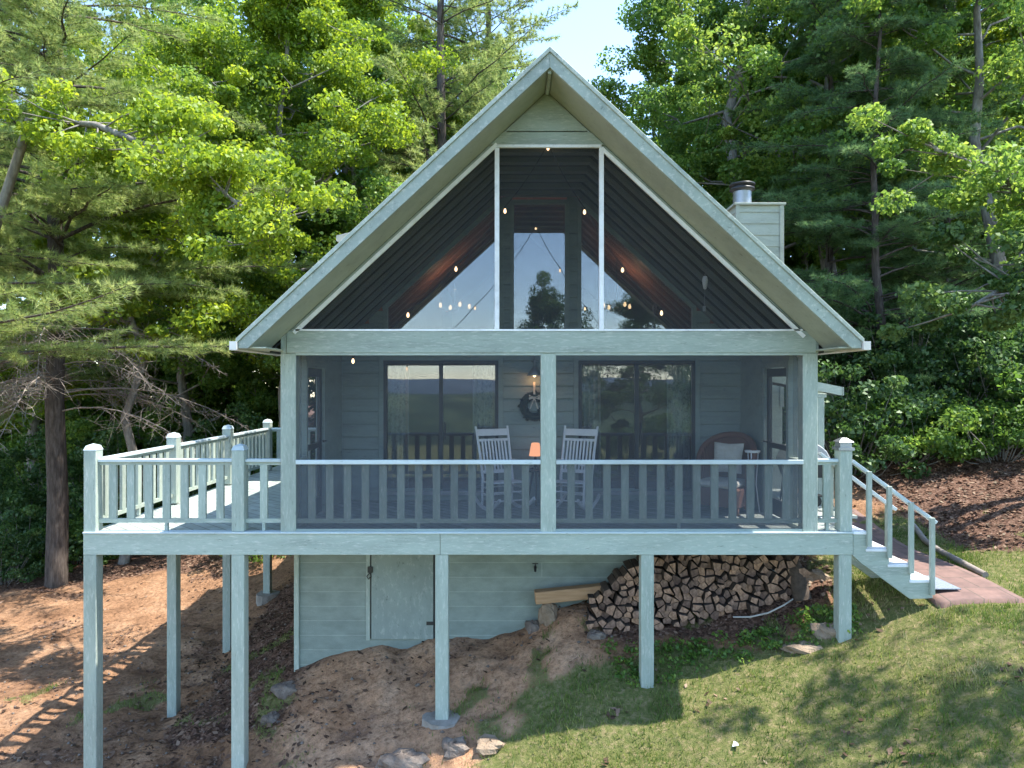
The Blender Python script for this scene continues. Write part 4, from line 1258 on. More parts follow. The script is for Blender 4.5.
# chandeliers in the room behind the gable windows
def chandelier(x, y, z):
    t = empty('chandelier', (x, y, z))
    m = MB(); m.tube([(x, y, z), (x, y, soffit(x) - .02)], .01, 6); m.lathe([(.001, -.03), (.05, -.02), (.05, .03), (.001, .05)], (x, y, z), 12)
    for k in range(4):
        a = k * 1.571 + .4; m.tube([(x, y, z), (x + .14 * math.cos(a), y + .14 * math.sin(a), z - .05), (x + .26 * math.cos(a), y + .26 * math.sin(a), z + .02)], .01, 6)
    m.build('frame', M['metal_dark'], t)
    for k in range(4):
        a = k * 1.571 + .4
        m = MB(); m.lathe([(.001, 0), (.022, .01), (.028, .04), (.016, .08), (.001, .09)], (x + .26 * math.cos(a), y + .26 * math.sin(a), z + .02), 10); m.build('bulb', M['bulb'], t)
    l_ = bpy.data.lights.new('chandelier_glow', 'POINT'); l_.energy = 16; l_.color = (1, .66, .38); l_.shadow_soft_size = .015
    q_ = bpy.data.objects.new('glow', l_); COL.objects.link(q_); q_.parent = t; q_.location = (0, 0, .35)
    return t
c1 = chandelier(-.98, 12.2, 6.28)
tag(c1, 'lit chandelier inside the house, seen through the left gable window', 'chandelier', 'chandeliers in the upper room')
c2 = copy_tree(c1); c2.location = (1.80, 12.2, 6.28)
tag(c2, 'lit chandelier inside the house, seen through the right gable window', 'chandelier', 'chandeliers in the upper room')

# wicker armchair with a cream cushion
wx, wy = 3.02, 10.1
wk = empty('wicker_armchair', (wx, wy, DZ), R(-38), 'brown wicker armchair at the right end of the screened porch', 'armchair')
def local(mb, name, mat, parent, **k):
    """mesh given in the thing's own axes"""
    T = Matrix.Translation(parent.location)
    mb.v = [tuple(T @ Vector(v)) for v in mb.v]
    return mb.build(name, mat, parent, **k)
m = MB()
# curved shell: back and arms in one rolled edge
n = 25; inn = []; 
ring = []
for i in range(n):
    a = R(-20) + R(220) * i / (n - 1)
    x, y = .36 * math.cos(a), .02 + .34 * math.sin(a)
    ht = .64 + .42 * max(0, math.sin(a)) ** .55
    ring.append((x, y, ht, a))
vs = []
for x, y, ht, a in ring:
    vs += [(x, y, .06), (x * 1.12, y * 1.10, ht), (x * 1.03, y * 1.02, ht + .01), (x * .90, y * .90, .08)]
fs = []
for i in range(n - 1):
    for k in range(4): fs.append((i * 4 + k, (i + 1) * 4 + k, (i + 1) * 4 + (k + 1) % 4, i * 4 + (k + 1) % 4))
fs += [(0, 1, 2, 3), tuple((n - 1) * 4 + k for k in (3, 2, 1, 0))]
m._add(vs, fs, True)
local(m, 'backrest', M['wicker'], wk)
m = MB(); m.tube([(x * 1.10, y * 1.08, ht) for x, y, ht, a in ring], .045, 8); local(m, 'rolled_arm', M['wicker'], wk)
m = MB(); m.box(-.33, .33, -.34, .30, .10, .36); local(m, 'seat_base', M['wicker'], wk, bevel=.02)
m = MB(); m.box(-.29, .29, -.37, .22, .362, .45); local(m, 'seat_cushion', M['cream'], wk, bevel=.03)
for sx in (-1, 1):
    for yy in (-.30, .26):
        m = MB(); m.tube([(sx * .30, yy, .10), (sx * .31, yy, .001)], .025, 8); local(m, 'leg', M['wicker'], wk)
# throw pillow: pinched square
pm = MB(); g = 10; vs = []
for side in (1, -1):
    for j in range(g + 1):
        for i in range(g + 1):
            u, v = i / g * 2 - 1, j / g * 2 - 1
            e = (1 - u ** 4) * (1 - v ** 4); pin = 1 - .08 * (1 - abs(u * v)) 
            vs.append((.22 * u * pin, side * .075 * math.sqrt(max(e, 0)), .22 * v * pin))
fs = []
b = (g + 1) ** 2
for sidx, off in enumerate((0, b)):
    for j in range(g):
        for i in range(g):
            q = (off + j * (g + 1) + i, off + j * (g + 1) + i + 1, off + (j + 1) * (g + 1) + i + 1, off + (j + 1) * (g + 1) + i)
            fs.append(q if sidx else q[::-1])
pm._add(vs, fs, True)
po = pm.build('throw_pillow', M['cream']); 
dirv = Matrix.Rotation(R(-38), 3, 'Z') @ Vector((0, .13, 0))
po.location = (wx + dirv.x, wy + dirv.y, DZ + .74); po.rotation_euler = (R(-14), 0, R(-38))
tag(po, 'cream throw pillow propped against the back of the wicker armchair', 'pillow')

# slim white plant stand beside it
ps = empty('plant_stand', (3.37, 9.95, DZ), 0, 'slim white metal stand between the wicker armchair and the right screen door', 'plant stand')
m = MB(); m.lathe([(.001, .84), (.10, .84), (.105, .87), (.001, .87)], (3.37, 9.95, DZ)); m.build('top', M['white_paint'], ps)
for k in range(3):
    a = k * 2.094; m = MB(); m.tube([(3.37 + .08 * math.cos(a), 9.95 + .08 * math.sin(a), DZ + .84), (3.37 + .05 * math.cos(a), 9.95 + .05 * math.sin(a), DZ + .4), (3.37 + .10 * math.cos(a), 9.95 + .10 * math.sin(a), DZ + .001)], .009, 6); m.build('leg', M['white_paint'], ps)

# barbecue grill on the side landing
gx_, gy_ = 4.18, 10.2
gr = empty('barbecue_grill', (gx_, gy_, DZ), 0, 'grey barbecue grill with rounded lid behind the right porch post', 'grill')
m = MB(); n = 14
for i in range(n):
    pass
prof = [(-.31, .66), (-.31, .74)] + [(-.30 + .60 * (i / 12), .74 + .24 * math.sin(math.pi * (i / 12) * .98 + .03) ** .6) for i in range(1, 12)] + [(.31, .74), (.31, .66)]
m.prism([(gx_ + a, DZ + b) for a, b in prof], .44, 'y', gy_ - .22); lid = m.build('lid', M['grill_cover'], gr, .015)
m = MB(); m.tube([(gx_ - .2, gy_ - .24, DZ + .72), (gx_ - .2, gy_ - .28, DZ + .73), (gx_ + .2, gy_ - .28, DZ + .73), (gx_ + .2, gy_ - .24, DZ + .72)], .012, 8); m.build('handle', M['white_paint'], lid)
m = MB(); m.prism([(gx_ - .30, DZ + .659), (gx_ + .30, DZ + .659), (gx_ + .24, DZ + .48), (gx_ - .24, DZ + .48)], .42, 'y', gy_ - .21); m.build('firebox', M['metal_dark'], gr)
for sx in (-1, 1):
    for sy in (-1, 1):
        m = MB(); m.tube([(gx_ + sx * .22, gy_ + sy * .16, DZ + .50), (gx_ + sx * .27, gy_ + sy * .18, DZ + .06 if sx > 0 else DZ + .002)], .014, 6); m.build('leg', M['metal_dark'], gr)
for sy in (-1, 1):
    m = MB(); m.tube([(gx_ + .27, gy_ + sy * .20 - .02, DZ + .082), (gx_ + .27, gy_ + sy * .20 + .02, DZ + .082)], .08, 16); m.build('wheel', M['metal_dark'], gr)
m = MB(); m.box(gx_ - .25, gx_ + .25, gy_ - .17, gy_ + .17, DZ + .20, DZ + .215); m.build('lower_shelf', M['metal_dark'], gr)

# ------------------------------------------------------------------ firewood
def clip_poly(poly, nx_, nz_, c):
    out = []
    for i in range(len(poly)):
        a, b = poly[i], poly[(i + 1) % len(poly)]
        da = nx_ * a[0] + nz_ * a[1] - c; db = nx_ * b[0] + nz_ * b[1] - c
        if da <= 0: out.append(a)
        if (da < 0) != (db < 0):
            t = da / (da - db); out.append((a[0] + t * (b[0] - a[0]), a[1] + t * (b[1] - a[1])))
    return out
YW = 9.42
def pile_bottom(x): return float(ground(x, YW + .1)[0]) - .03
def pile_top(x): return min(2.10 + (x - 1.06) * .75, 2.74) - .18 * max(0, x - 3.25) ** 1.5 if x > 1.0 else 1.5
sites = []
r_i = 0; z = 1.55
while z < 2.85:
    x = .95 + (r_i % 2) * .06
    while x < 3.95:
        sites.append((x + random.uniform(-.05, .05), z + random.uniform(-.046, .046))); x += .108
    z += .095; r_i += 1
nlog = 0
for i, (sx_, sz_) in enumerate(sites):
    if not (1.02 < sx_ < 3.85 and pile_bottom(sx_) + .02 < sz_ < pile_top(sx_)): continue
    poly = [(sx_ - .16, sz_ - .16), (sx_ + .16, sz_ - .16), (sx_ + .16, sz_ + .16), (sx_ - .16, sz_ + .16)]
    for j, (ox, oz) in enumerate(sites):
        if j == i: continue
        dx, dz = ox - sx_, oz - sz_; d2 = math.hypot(dx, dz)
        if d2 > .30: continue
        poly = clip_poly(poly, dx / d2, dz / d2, (dx * (sx_ + ox) / 2 + dz * (sz_ + oz) / 2) / d2)
        if len(poly) < 3: break
    if len(poly) < 3: continue
    # drop very short edges so the pieces read as split wedges
    pp = []
    for k in range(len(poly)):
        a, b = poly[k], poly[(k + 1) % len(poly)]
        if math.hypot(a[0] - b[0], a[1] - b[1]) > .04: pp.append(a)
    if len(pp) < 3: continue
    cx_ = sum(p[0] for p in pp) / len(pp); cz_ = sum(p[1] for p in pp) / len(pp)
    k_ = random.uniform(.80, .97)
    pp = [(cx_ + (a - cx_) * k_, cz_ + (b - cz_) * k_) for a, b in pp]
    y0 = YW + random.uniform(-.07, .10); ln_ = random.uniform(.38, .44)
    m = MB(); nn_ = len(pp)
    vs = []
    for t, kk in ((0, .955), (.012, 1.0), (ln_, random.uniform(.92, 1.0))):
        vs += [(cx_ + (a - cx_) * kk, y0 + t + (random.uniform(-.006, .006) if t == 0 else 0), cz_ + (b - cz_) * kk) for a, b in pp]
    m.cur = 1
    m._add(vs, [tuple(range(nn_))]); m.f[-1] = tuple(range(nn_))
    m.mi[-1] = 1
    m.cur = 0
    base = len(m.v) - len(vs)
    for q in range(2):
        for e in range(nn_):
            m.f.append((q * nn_ + e, (q + 1) * nn_ + e, (q + 1) * nn_ + (e + 1) % nn_, q * nn_ + (e + 1) % nn_)); m.s.append(False); m.mi.append(0)
    m.f.append(tuple(2 * nn_ + e for e in range(nn_))[::-1]); m.s.append(False); m.mi.append(1)
    o = m.build('firewood_log', [M['log_bark'], M['log_end']], None, loc=(cx_, y0 + .2, cz_))
    tag(o, 'split firewood log in the stacked pile against the painted block foundation', 'firewood', 'split firewood stacked under the deck')
    nlog += 1
print('logs', nlog)


def rock(name, px, py, Y, sx, sy, sz, mat, label, cat='rock', seed=0, group=None, sink=.5):
    r = np.random.default_rng(seed)
    x = (px - 512) * Y / FPX; z = gz(x, Y)
    n = 14; vs = []; m = MB()
    ph = r.uniform(0, 6, 6)
    for j in range(n // 2 + 1):
        t = math.pi * j / (n // 2)
        for i in range(n):
            a = 2 * math.pi * i / n
            d = 1 + .16 * math.sin(2 * a + ph[0] + 2 * t) + .12 * math.sin(3 * a + ph[1] - t * 3) + .07 * math.sin(5 * a + ph[2] + 4 * t) + r.uniform(-.05, .05)
            q = lambda v: math.copysign(abs(v) ** .75, v)
            vs.append((x + sx * d * q(math.sin(t)) * q(math.cos(a)), Y + sy * d * q(math.sin(t)) * q(math.sin(a)), z + sz * (1 - 2 * sink) * 1.0 + sz * d * q(math.cos(t))))
    fs = []
    for j in range(n // 2):
        for i in range(n): fs.append((j * n + i, (j + 1) * n + i, (j + 1) * n + (i + 1) % n, j * n + (i + 1) % n))
    m._add(vs, fs, False)
    o = m.build(name, mat, None, loc=(x, Y, z))
    return tag(o, label, cat, group)

def footing(x, y, r, h, label):
    z = gz(x, y); m = MB(); pts = []
    rr = [r * (1 + .12 * math.sin(3 * a * .4188 + x) + random.uniform(-.06, .06)) for a in range(15)]
    vs = [(x + rr[k] * math.cos(k * .4188), y + rr[k] * math.sin(k * .4188), z - .25) for k in range(15)] + [(x + rr[k] * .93 * math.cos(k * .4188), y + rr[k] * .93 * math.sin(k * .4188), z + h * random.uniform(.8, 1)) for k in range(15)]
    m._add(vs, [tuple(range(15, 30))] + [(k, (k + 1) % 15, (k + 1) % 15 + 15, k + 15) for k in range(15)])
    return tag(m.build('concrete_footing', M['concrete'], None, loc=(x, y, z)), label, 'footing', 'concrete footings under deck posts')
footing(-.845, F0 + .07, .25, .06, 'round concrete footing under the deck post in the middle of the photo')
footing(-5.06, 14.7, .24, .12, 'pale concrete pad under the farthest deck post on the left')
rock('rock', 455, 742, 8.12, .15, .12, .10, M['rock'], 'pale grey rock with dark hollow just below the middle deck post', seed=3)
rock('rock', 402, 757, 8.02, .26, .16, .12, M['rock'], 'wide rough grey rock at the bottom edge, left of the middle deck post', seed=5)
rock('rock', 490, 752, 8.05, .18, .13, .07, M['rock_tan'], 'flat tan rock half buried in the grass right of the pale grey rock', seed=8)
rock('rock', 826, 634, 8.75, .17, .12, .10, M['rock_tan'], 'blocky tan rock touching the left side of the rightmost deck post', seed=11)
rock('rock', 803, 645, 8.6, .22, .13, .06, M['rock_tan'], 'broad flat tan rock left of the rightmost deck post', seed=13)
rock('rock', 812, 588, 9.85, .20, .14, .10, M['rock_tan'], 'tan rock uphill near the right end of the woodpile', seed=17)
rock('rock', 596, 629, 9.25, .13, .09, .05, M['rock'], 'flat grey stone at the foot of the woodpile, left end', seed=19)
rock('rock', 548, 622, 9.75, .12, .10, .16, M['rock_tan'], 'crumbly tan rock holding up the left end of the timber beam', seed=23, sink=.1)
rock('rock', 533, 634, 9.85, .10, .10, .08, M['rock'], 'small grey rock against the foundation left of the timber beam', seed=29)
rock('rock', 285, 672, 9.7, .16, .14, .09, M['rock'], 'dark mossy rock at the left corner of the foundation', seed=31)
rock('rock', 272, 690, 9.35, .13, .1, .07, M['rock'], 'flat grey rock below the left corner of the foundation', seed=37)

tm = MB(); a = P(535, 597, 9.70); b = P(606, 590, 9.75); tm.bar(a, b, .16, .165)
to = tm.build('timber_beam', M['timber'], None, .008, loc=tuple((a + b) / 2)); tag(to, 'raw orange timber beam lying on the dirt mound left of the woodpile', 'timber')
c = [P(733, 617, 9.05), P(750, 617, 9.0), P(768, 613, 9.0), P(784, 605, 9.05), P(793, 599, 9.15)]
c = [Vector((p.x, p.y, max(p.z, gz(p.x, p.y) + .02))) for p in c]
tag(MB().tube(c, [.011, .012, .012, .011, .009], 8).build('garden_hose', M['hose'], None, loc=tuple(c[2])), 'pale curved length of hose on the ground right of the woodpile', 'hose')
a = P(786, 548, 9.6); b = P(803, 590, 9.35); a.z = max(a.z, 2.75)
tag(MB().tube([a, a.lerp(b, .5), (b.x, b.y, gz(b.x, b.y) + .05)], [.11, .105, .12], 12).build('tree_log', M['log_bark'], None, loc=tuple(b)), 'dark round log leaning at the right end of the woodpile', 'log')
p = [Vector((x, y, gz(x, y) + .035)) for x, y in ((6.17, 9.25), (6.24, 9.9), (6.34, 10.5), (6.45, 11.1), (6.62, 11.7))]
tag(MB().tube(p, [.04, .045, .042, .045, .04], 10).build('edging_log', M['dead_twig'], None, loc=tuple(p[2])), 'weathered log edging the paved path below the leafy bank', 'log')
m = MB(); zz = float(ground(5.37, 8.9, False)[0]) + .036
m.prism([(5.12, 8.66), (5.48, 8.66), (5.48, 9.25), (5.12, 9.25)], .012, 'z', max(zz, float(ground(5.37, 9.3, False)[0]) + .036) + .012)
tag(m.build('doormat', M['mat_grey'], None), 'grey blue doormat on the paved path at the foot of the stairs', 'doormat')
x, y = (735 - 512) * 7.35 / FPX, 7.35
m = MB(); g0 = gz(x, y) + .045
m._add([(x - .035, y - .02, g0), (x + .03, y - .03, g0 + .02), (x + .04, y + .02, g0 + .01), (x, y + .04, g0 + .03), (x - .02, y - .02, g0 + .004), (x + .02, y, g0 + .035)], [(0, 1, 5, 3), (1, 2, 3, 5), (0, 4, 5)])
so = m.modifiers if False else None
po2 = m.build('paper_scrap', M['paper'], None, loc=(x, y, g0)); s_ = po2.modifiers.new('thick', 'SOLIDIFY'); s_.thickness = .002
tag(po2, 'crumpled white paper scrap lying on the lawn', 'paper')
# --------------------------------------------------------------- vegetation
def norm(v): return v / np.maximum(np.linalg.norm(v, axis=-1, keepdims=True), 1e-9)


def leaf_cloud(r, clumps, rad, per, size, up=0.35, flat=0.6, tone_s=0.22, tone_c=0.5):
    """clumps (n,3), rad (n,): leaves sit mostly near the shell of each clump"""
    n = len(clumps)
    ci = np.repeat(np.arange(n), per); k = len(ci)
    d = norm(r.standard_normal((k, 3)))
    q = r.uniform(0.35, 1.05, k) ** 0.6
    pos = clumps[ci] + d * (rad[ci] * q)[:, None] * np.array([1, 1, flat])
    nrm = norm(d * 0.5 + r.standard_normal((k, 3)) * 0.55 + np.array([0, 0, up]))
    ax = norm(np.cross(nrm, r.standard_normal((k, 3))))
    ax[:, 2] -= 0.25; ax = norm(ax)
    sd = norm(np.cross(nrm, ax))
    s = size * r.uniform(0.65, 1.35, k)
    ax = ax * s[:, None]; sd = sd * (s * 0.36)[:, None]; nn = nrm * (s * 0.10)[:, None]
    V = np.stack([pos - ax * 0.5, pos - sd + nn - ax * 0.05, pos + ax * 0.55 - nn * 0.8, pos + sd + nn - ax * 0.05], 1).reshape(-1, 3)
    F = np.arange(4 * k).reshape(k, 4)
    ct = r.standard_normal(n) * 0.16
    tone = np.clip(tone_c + ct[ci] + tone_s * r.standard_normal(k), 0, 1)
    return V, F, tone


def wobble(r, a, b, n, amp):
    a = np.array(a, float); b = np.array(b, float)
    t = np.linspace(0, 1, n)[:, None]
    p = a + (b - a) * t
    p[1:-1] += r.standard_normal((n - 2, 3)) * amp * np.array([1, 1, .5])
    return p


def tree_object(name, loc, label, cat, group, wood_mb, wood_mat, leaf_me, rz=0, sc=1.0):
    t = empty(name, loc, rz, label, cat, group)
    t.scale = (sc, sc, sc)
    me = bpy.data.meshes.new('trunk')
    me.from_pydata([tuple(v) for v in wood_mb.v], [], wood_mb.f)
    me.polygons.foreach_set('use_smooth', wood_mb.s); me.materials.append(wood_mat); me.update()
    link('trunk', me, t)
    if leaf_me is not None: link('crown', leaf_me, t)
    return t


def broadleaf(seed, H, base, rad, leaf, per, nlimb, r0, mat, lean=(0, 0), flat=.6, tone=.5, top=.55):
    """mesh builder + crown mesh for a deciduous tree standing at the origin"""
    r = np.random.default_rng(seed)
    w = MB()
    tp = wobble(r, (0, 0, -.4), (lean[0], lean[1], H * .93), 9, .16 * H / 12)
    w.tube([tuple(p) for p in tp], list(np.linspace(r0, r0 * .12, 9)), 9)
    cl = []; cr = []
    for i in range(nlimb):
        t = base / H + (1 - base / H) * (i + r.random()) / nlimb
        t = min(t, .93)
        k = t * .93 / .93 * 8; j = int(min(k, 7)); p0 = tp[j] + (tp[j + 1] - tp[j]) * (k - j)
        u = (t - base / H) / (1 - base / H)
        env = rad * (math.sin(math.pi * min(1, .22 + u * .80)) ** .8) * r.uniform(.65, 1.15)
        a = i * 2.4 + r.uniform(-.5, .5)
        rise_ = r.uniform(.15, .6) * env + .2
        p1 = p0 + np.array([math.cos(a) * env, math.sin(a) * env, rise_])
        lb = wobble(r, p0, p1, 6, .10 * env)
        rr = max(.014, r0 * .27 * (1 - t * .7))
        w.tube([tuple(p) for p in lb], list(np.linspace(rr, .012, 6)), 6, False)
        for q in range(2, 6):
            nb = 2 if q < 5 else 3
            for _ in range(nb):
                e = lb[q] + r.standard_normal(3) * np.array([.45, .45, .30]) * (.5 + .16 * env) + np.array([0, 0, .1])
                w.tube([tuple(lb[q]), tuple((lb[q] + e) / 2 + r.standard_normal(3) * .06), tuple(e)], [rr * .35, .012, .006], 5, False)
                cl.append(e); cr.append(r.uniform(.25, .85) * (.5 + rad * .11))
    for _ in range(6):
        cl.append(tp[-1] + r.standard_normal(3) * .5); cr.append(r.uniform(.4, .7))
    V, F, T = leaf_cloud(r, np.array(cl), np.array(cr), per, leaf, flat=flat, tone_c=tone)
    return w, np_mesh('crown', V, [F], [mat], T)


def needles(r, pos, dr, n, length, width, tone_c=.5, spread=.75, up=.15):
    k = len(pos)
    d = norm(np.repeat(norm(dr), n, 0) + r.standard_normal((k * n, 3)) * spread + np.array([0, 0, up]))
    p = np.repeat(pos, n, 0) + d * 0.01
    L_ = length * r.uniform(.6, 1.2, k * n)
    s = norm(np.cross(d, r.standard_normal((k * n, 3)))) * width
    V = np.stack([p - s, p + s, p + d * L_[:, None]], 1).reshape(-1, 3)
    F = np.arange(3 * k * n).reshape(-1, 3)
    tt = np.repeat(r.standard_normal(k) * .16, n)
    return V, F, np.clip(tone_c + tt + .12 * r.standard_normal(k * n), 0, 1)


def conifer(seed, H, z0, blen, r0, mat, step=.55, per_whorl=5, droop=.12, n_needle=14, nl=.13, nw=.005, twigs=16, dead=(0, 0), tone=.5, tuft_step=.14, azim=None, taper=.75):
    """pine: whorls of branches carrying twigs with needle tufts; below 'dead' height the branches are bare"""
    r = np.random.default_rng(seed)
    w = MB()
    tp = wobble(r, (0, 0, -.4), (0, 0, H), 10, .05)
    w.tube([tuple(p) for p in tp], list(np.linspace(r0, r0 * .12, 10)), 10)
    pos = []; dr = []
    bare = MB()
    z = z0
    while z < H * .97:
        u = (z - z0) / (H - z0)
        for b in range(per_whorl):
            if r.random() < .12: continue
            a = r.uniform(0, 6.283) if azim is None else r.uniform(*azim)
            ln_ = blen * (1 - u) ** taper * r.uniform(.4, 1.25) + .25; lift = r.uniform(-.12, .28)
            is_dead = z < dead[1]
            if is_dead: ln_ *= .62
            zz = z + r.uniform(-.35, .35)
            c = np.array([0, 0, zz])
            out = np.array([math.cos(a), math.sin(a), 0])
            n = 8; t = np.linspace(0, 1, n)
            sag = ((.25 + (0 if is_dead else lift)) * t - (.25 + droop * (2.2 if is_dead else 1)) * t ** 2 + .10 * t ** 4 * (0 if is_dead else 1)) * ln_
            side = np.cumsum(r.standard_normal(n) * .03) * ln_ * .5
            sv = np.array([-out[1], out[0], 0])
            pts = c + out * (t * ln_)[:, None] + sv * side[:, None]; pts[:, 2] += sag
            rb = max(.012, min(.05, ln_ * .009)) * (.55 if is_dead else 1)
            tgt = bare if is_dead else w
            tgt.tube([tuple(p) for p in pts], list(np.linspace(rb, .005, n)), 5, False)
            m_ = int(twigs * (0.5 + ln_ / blen))
            for i in range(m_):
                tt = .22 + .78 * (i + r.random()) / m_
                k = tt * (n - 1); j = int(min(k, n - 2)); p0 = pts[j] + (pts[j + 1] - pts[j]) * (k - j)
                ax = norm(pts[j + 1] - pts[j]); s = 1 if i % 2 else -1
                tl = (.14 + .20 * ln_ * (1.05 - tt)) * r.uniform(.6, 1.25)
                dv = norm(ax * r.uniform(.5, 1.0) + sv * s * r.uniform(.5, 1.1) + np.array([0, 0, r.uniform(-.22, .28) - (.35 if is_dead else 0)]))
                p1 = p0 + dv * tl
                if is_dead:
                    pm_ = (p0 + p1) / 2 + r.standard_normal(3) * .06 * tl * 3
                    bare.tube([tuple(p0), tuple(pm_), tuple(p1 + np.array([0, 0, -.12 * tl]))], [.005, .004, .0025], 4, False)
                    for _ in range(3):
                        e = pm_ + r.standard_normal(3) * .25 * tl * 1.5
                        bare.tube([tuple(pm_), tuple((pm_ + e) / 2 + r.standard_normal(3) * .03), tuple(e)], [.004, .0035, .002], 4, False)
                else:
                    w.tube([tuple(p0), tuple(p1)], [.005, .003], 4, False)
                    nt_ = max(2, int(tl / tuft_step))
                    for q in range(nt_):
                        f = (q + 1) / nt_
                        pos.append(p0 + (p1 - p0) * f); dr.append(dv + np.array([0, 0, .1]))
            if not is_dead:
                for q in range(4): pos.append(pts[-1] - (pts[-1] - pts[-2]) * q * .2); dr.append(norm(pts[-1] - pts[-2]))
        z += step * r.uniform(.8, 1.2)
    me = None
    if pos:
        V, F, T = needles(r, np.array(pos), np.array(dr), n_needle, nl, nw, tone)
        me = np_mesh('crown', V, [F], [mat], T)
    return w, me, bare


def at(px, Y): return (px - 512) * Y / FPX

def place(make, name, px, Y, label, cat, wood, group=None, rz=0, sc=1.0, z=None):
    x = at(px, Y); w, me = make[0], make[1]
    t = tree_object(name, (x, Y, gz(x, Y) if z is None else z), label, cat, group, w, wood, me, rz, sc)
    if len(make) > 2 and make[2].v:
        b = bpy.data.meshes.new('bare_branches'); b.from_pydata([tuple(v) for v in make[2].v], [], make[2].f); b.materials.append(M['dead_twig']); b.update()
        link('bare_branches', b, t)
    return t

def again(t, px, Y, label, group=None, rz=0, sc=1.0):
    c = copy_tree(t); x = at(px, Y); c.location = (x, Y, gz(x, Y)); c.rotation_euler = (0, 0, rz); c.scale = (sc,) * 3
    c['label'] = label
    if group: c['group'] = group
    return c

# ---- left side
pineA = conifer(11, 21, 4.2, 6.2, .25, M['needle_lime'], step=.42, per_whorl=6, droop=.12, n_needle=26, nl=.17, nw=.006, twigs=24, dead=(0, 6.2), tone=.62, tuft_step=.095)
pa = place(pineA, 'pine_tree', 56, 16.6, 'big pine with thick dark trunk behind the front left corner of the deck', 'tree', M['bark_pine'])
pineB = conifer(12, 19, 4.7, 6.4, .22, M['needle_lime'], step=.55, per_whorl=6, droop=.06, n_needle=24, nl=.15, nw=.005, twigs=27, tone=.66, tuft_step=.095)
pb = place(pineB, 'pine_tree', -150, 12.5, 'soft needled pine reaching in from beyond the left edge of the photo', 'tree', M['bark_pine'])
mapleA = broadleaf(21, 11.5, 5.6, 3.2, .125, 170, 13, .15, M['leaf_lime'], lean=(1.2, -.6), tone=.68)
ma = place(mapleA, 'maple_tree', 120, 18.2, 'bright lime young maple glowing in front of the pine on the left', 'tree', M['bark_grey'])
# the sunny maple limb that hangs in front of the pine
def limb_tree(seed, root, pts, leaf, mat, per, rad, n):
    r = np.random.default_rng(seed); w = MB()
    pp = np.array(pts); w.tube([tuple(p) for p in pp], list(np.linspace(.11, .02, len(pp))), 8)
    cl = []; cr = []
    for i in range(n):
        t = (.38 + .62 * r.random()) * (len(pp) - 1); j = int(min(t, len(pp) - 2)); p = pp[j] + (pp[j + 1] - pp[j]) * (t - j)
        e = p + r.standard_normal(3) * np.array([.55, .5, .32])
        w.tube([tuple(p), tuple((p + e) / 2 + r.standard_normal(3) * .05), tuple(e)], [.02, .012, .006], 5, False)
        cl.append(e); cr.append(r.uniform(.6, 1.1) * rad)
    V, F, T = leaf_cloud(r, np.array(cl), np.array(cr), per, leaf, tone_c=.72)
    return w, np_mesh('crown', V, [F], [mat], T)
Y = 13.0; x0_ = at(-60, Y); g0 = gz(x0_, Y)
lp_ = [(0, 0, -.3), (.1, 0, 5.0)] + [(P(a, b, yy).x - x0_, yy - Y, P(a, b, yy).z - g0) for a, b, yy in ((30, 120, 13.2), (95, 125, 12.8), (160, 150, 12.5), (225, 195, 12.2), (285, 235, 12.0))]
limb = limb_tree(25, None, lp_, .088, M['leaf_lime'], 230, .42, 75)
place(limb, 'maple_tree', -60, Y, 'slender maple whose sunlit lime bough arches across the pine at upper left', 'tree', M['bark_grey'])

oakA = broadleaf(31, 17, 4.2, 4.4, .108, 340, 28, .26, M['leaf_lime'], tone=.55)
oA = place(oakA, 'oak_tree', 290, 21.5, 'tall sunlit broadleaf tree beside the left roof slope', 'tree', M['bark_grey'])
oakB = broadleaf(32, 16, 2.4, 4.6, .118, 320, 28, .22, M['leaf_mid'], tone=.5)
oB = place(oakB, 'oak_tree', 350, 25.5, 'mid green broadleaf tree just above the left roof slope, pale trunk foot showing', 'tree', M['bark_grey'])
again(oB, 185, 23.5, 'dark shaded broadleaf tree between the big pine and the tall sunlit tree', None, 2.1, .95)
again(pb, -20, 22, 'soft needled pine standing behind the big pine at the upper left', None, 1.3, 1.0)
again(oA, 40, 26, 'sunlit broadleaf tree far left, behind the big pine', None, 1.2, .95)
again(oB, 255, 30, 'green broadleaf tree deep in the wood behind the left deck railing', None, 4.0, 1.0)
pineC = conifer(13, 24, 7, 5.2, .27, M['needle_lime'], step=.70, per_whorl=6, droop=-.02, n_needle=22, nl=.20, nw=.009, twigs=20, tone=.6, tuft_step=.12)
pC = place(pineC, 'pine_tree', 441, 25, 'tall open pine with dark forked trunk left of the roof peak', 'tree', M['bark_pine'])
again(oA, 395, 33, 'lime green broadleaf tree behind the open pine near the roof peak', None, 3.3, 1.05)

# ---- right side
oakC = broadleaf(41, 18.5, 4.0, 5.0, .112, 340, 30, .28, M['leaf_mid'], tone=.62)
oC = place(oakC, 'oak_tree', 735, 23, 'large green broadleaf tree above the right roof slope, next to the sky gap', 'tree', M['bark_grey'])
again(oC, 775, 27, 'broadleaf tree standing behind the chimney', None, 2.5, .95)
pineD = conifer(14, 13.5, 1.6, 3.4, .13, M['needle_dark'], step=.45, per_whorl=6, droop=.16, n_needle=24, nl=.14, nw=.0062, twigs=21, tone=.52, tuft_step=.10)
pD = place(pineD, 'pine_tree', 830, 19, 'shaded pine right of the chimney with trunk showing through', 'tree', M['bark_pine'])
again(pD, 876, 16.8, 'slim dark pine with bare lower trunk over the right end of the eave', None, 2.2, .92)
again(pD, 945, 20.5, 'dark pine on the hill behind the slim pine', None, 4.1, .9)
again(pC, 488, 29, 'lime green pine whose boughs show just left of the roof peak', None, 2.0, .98)
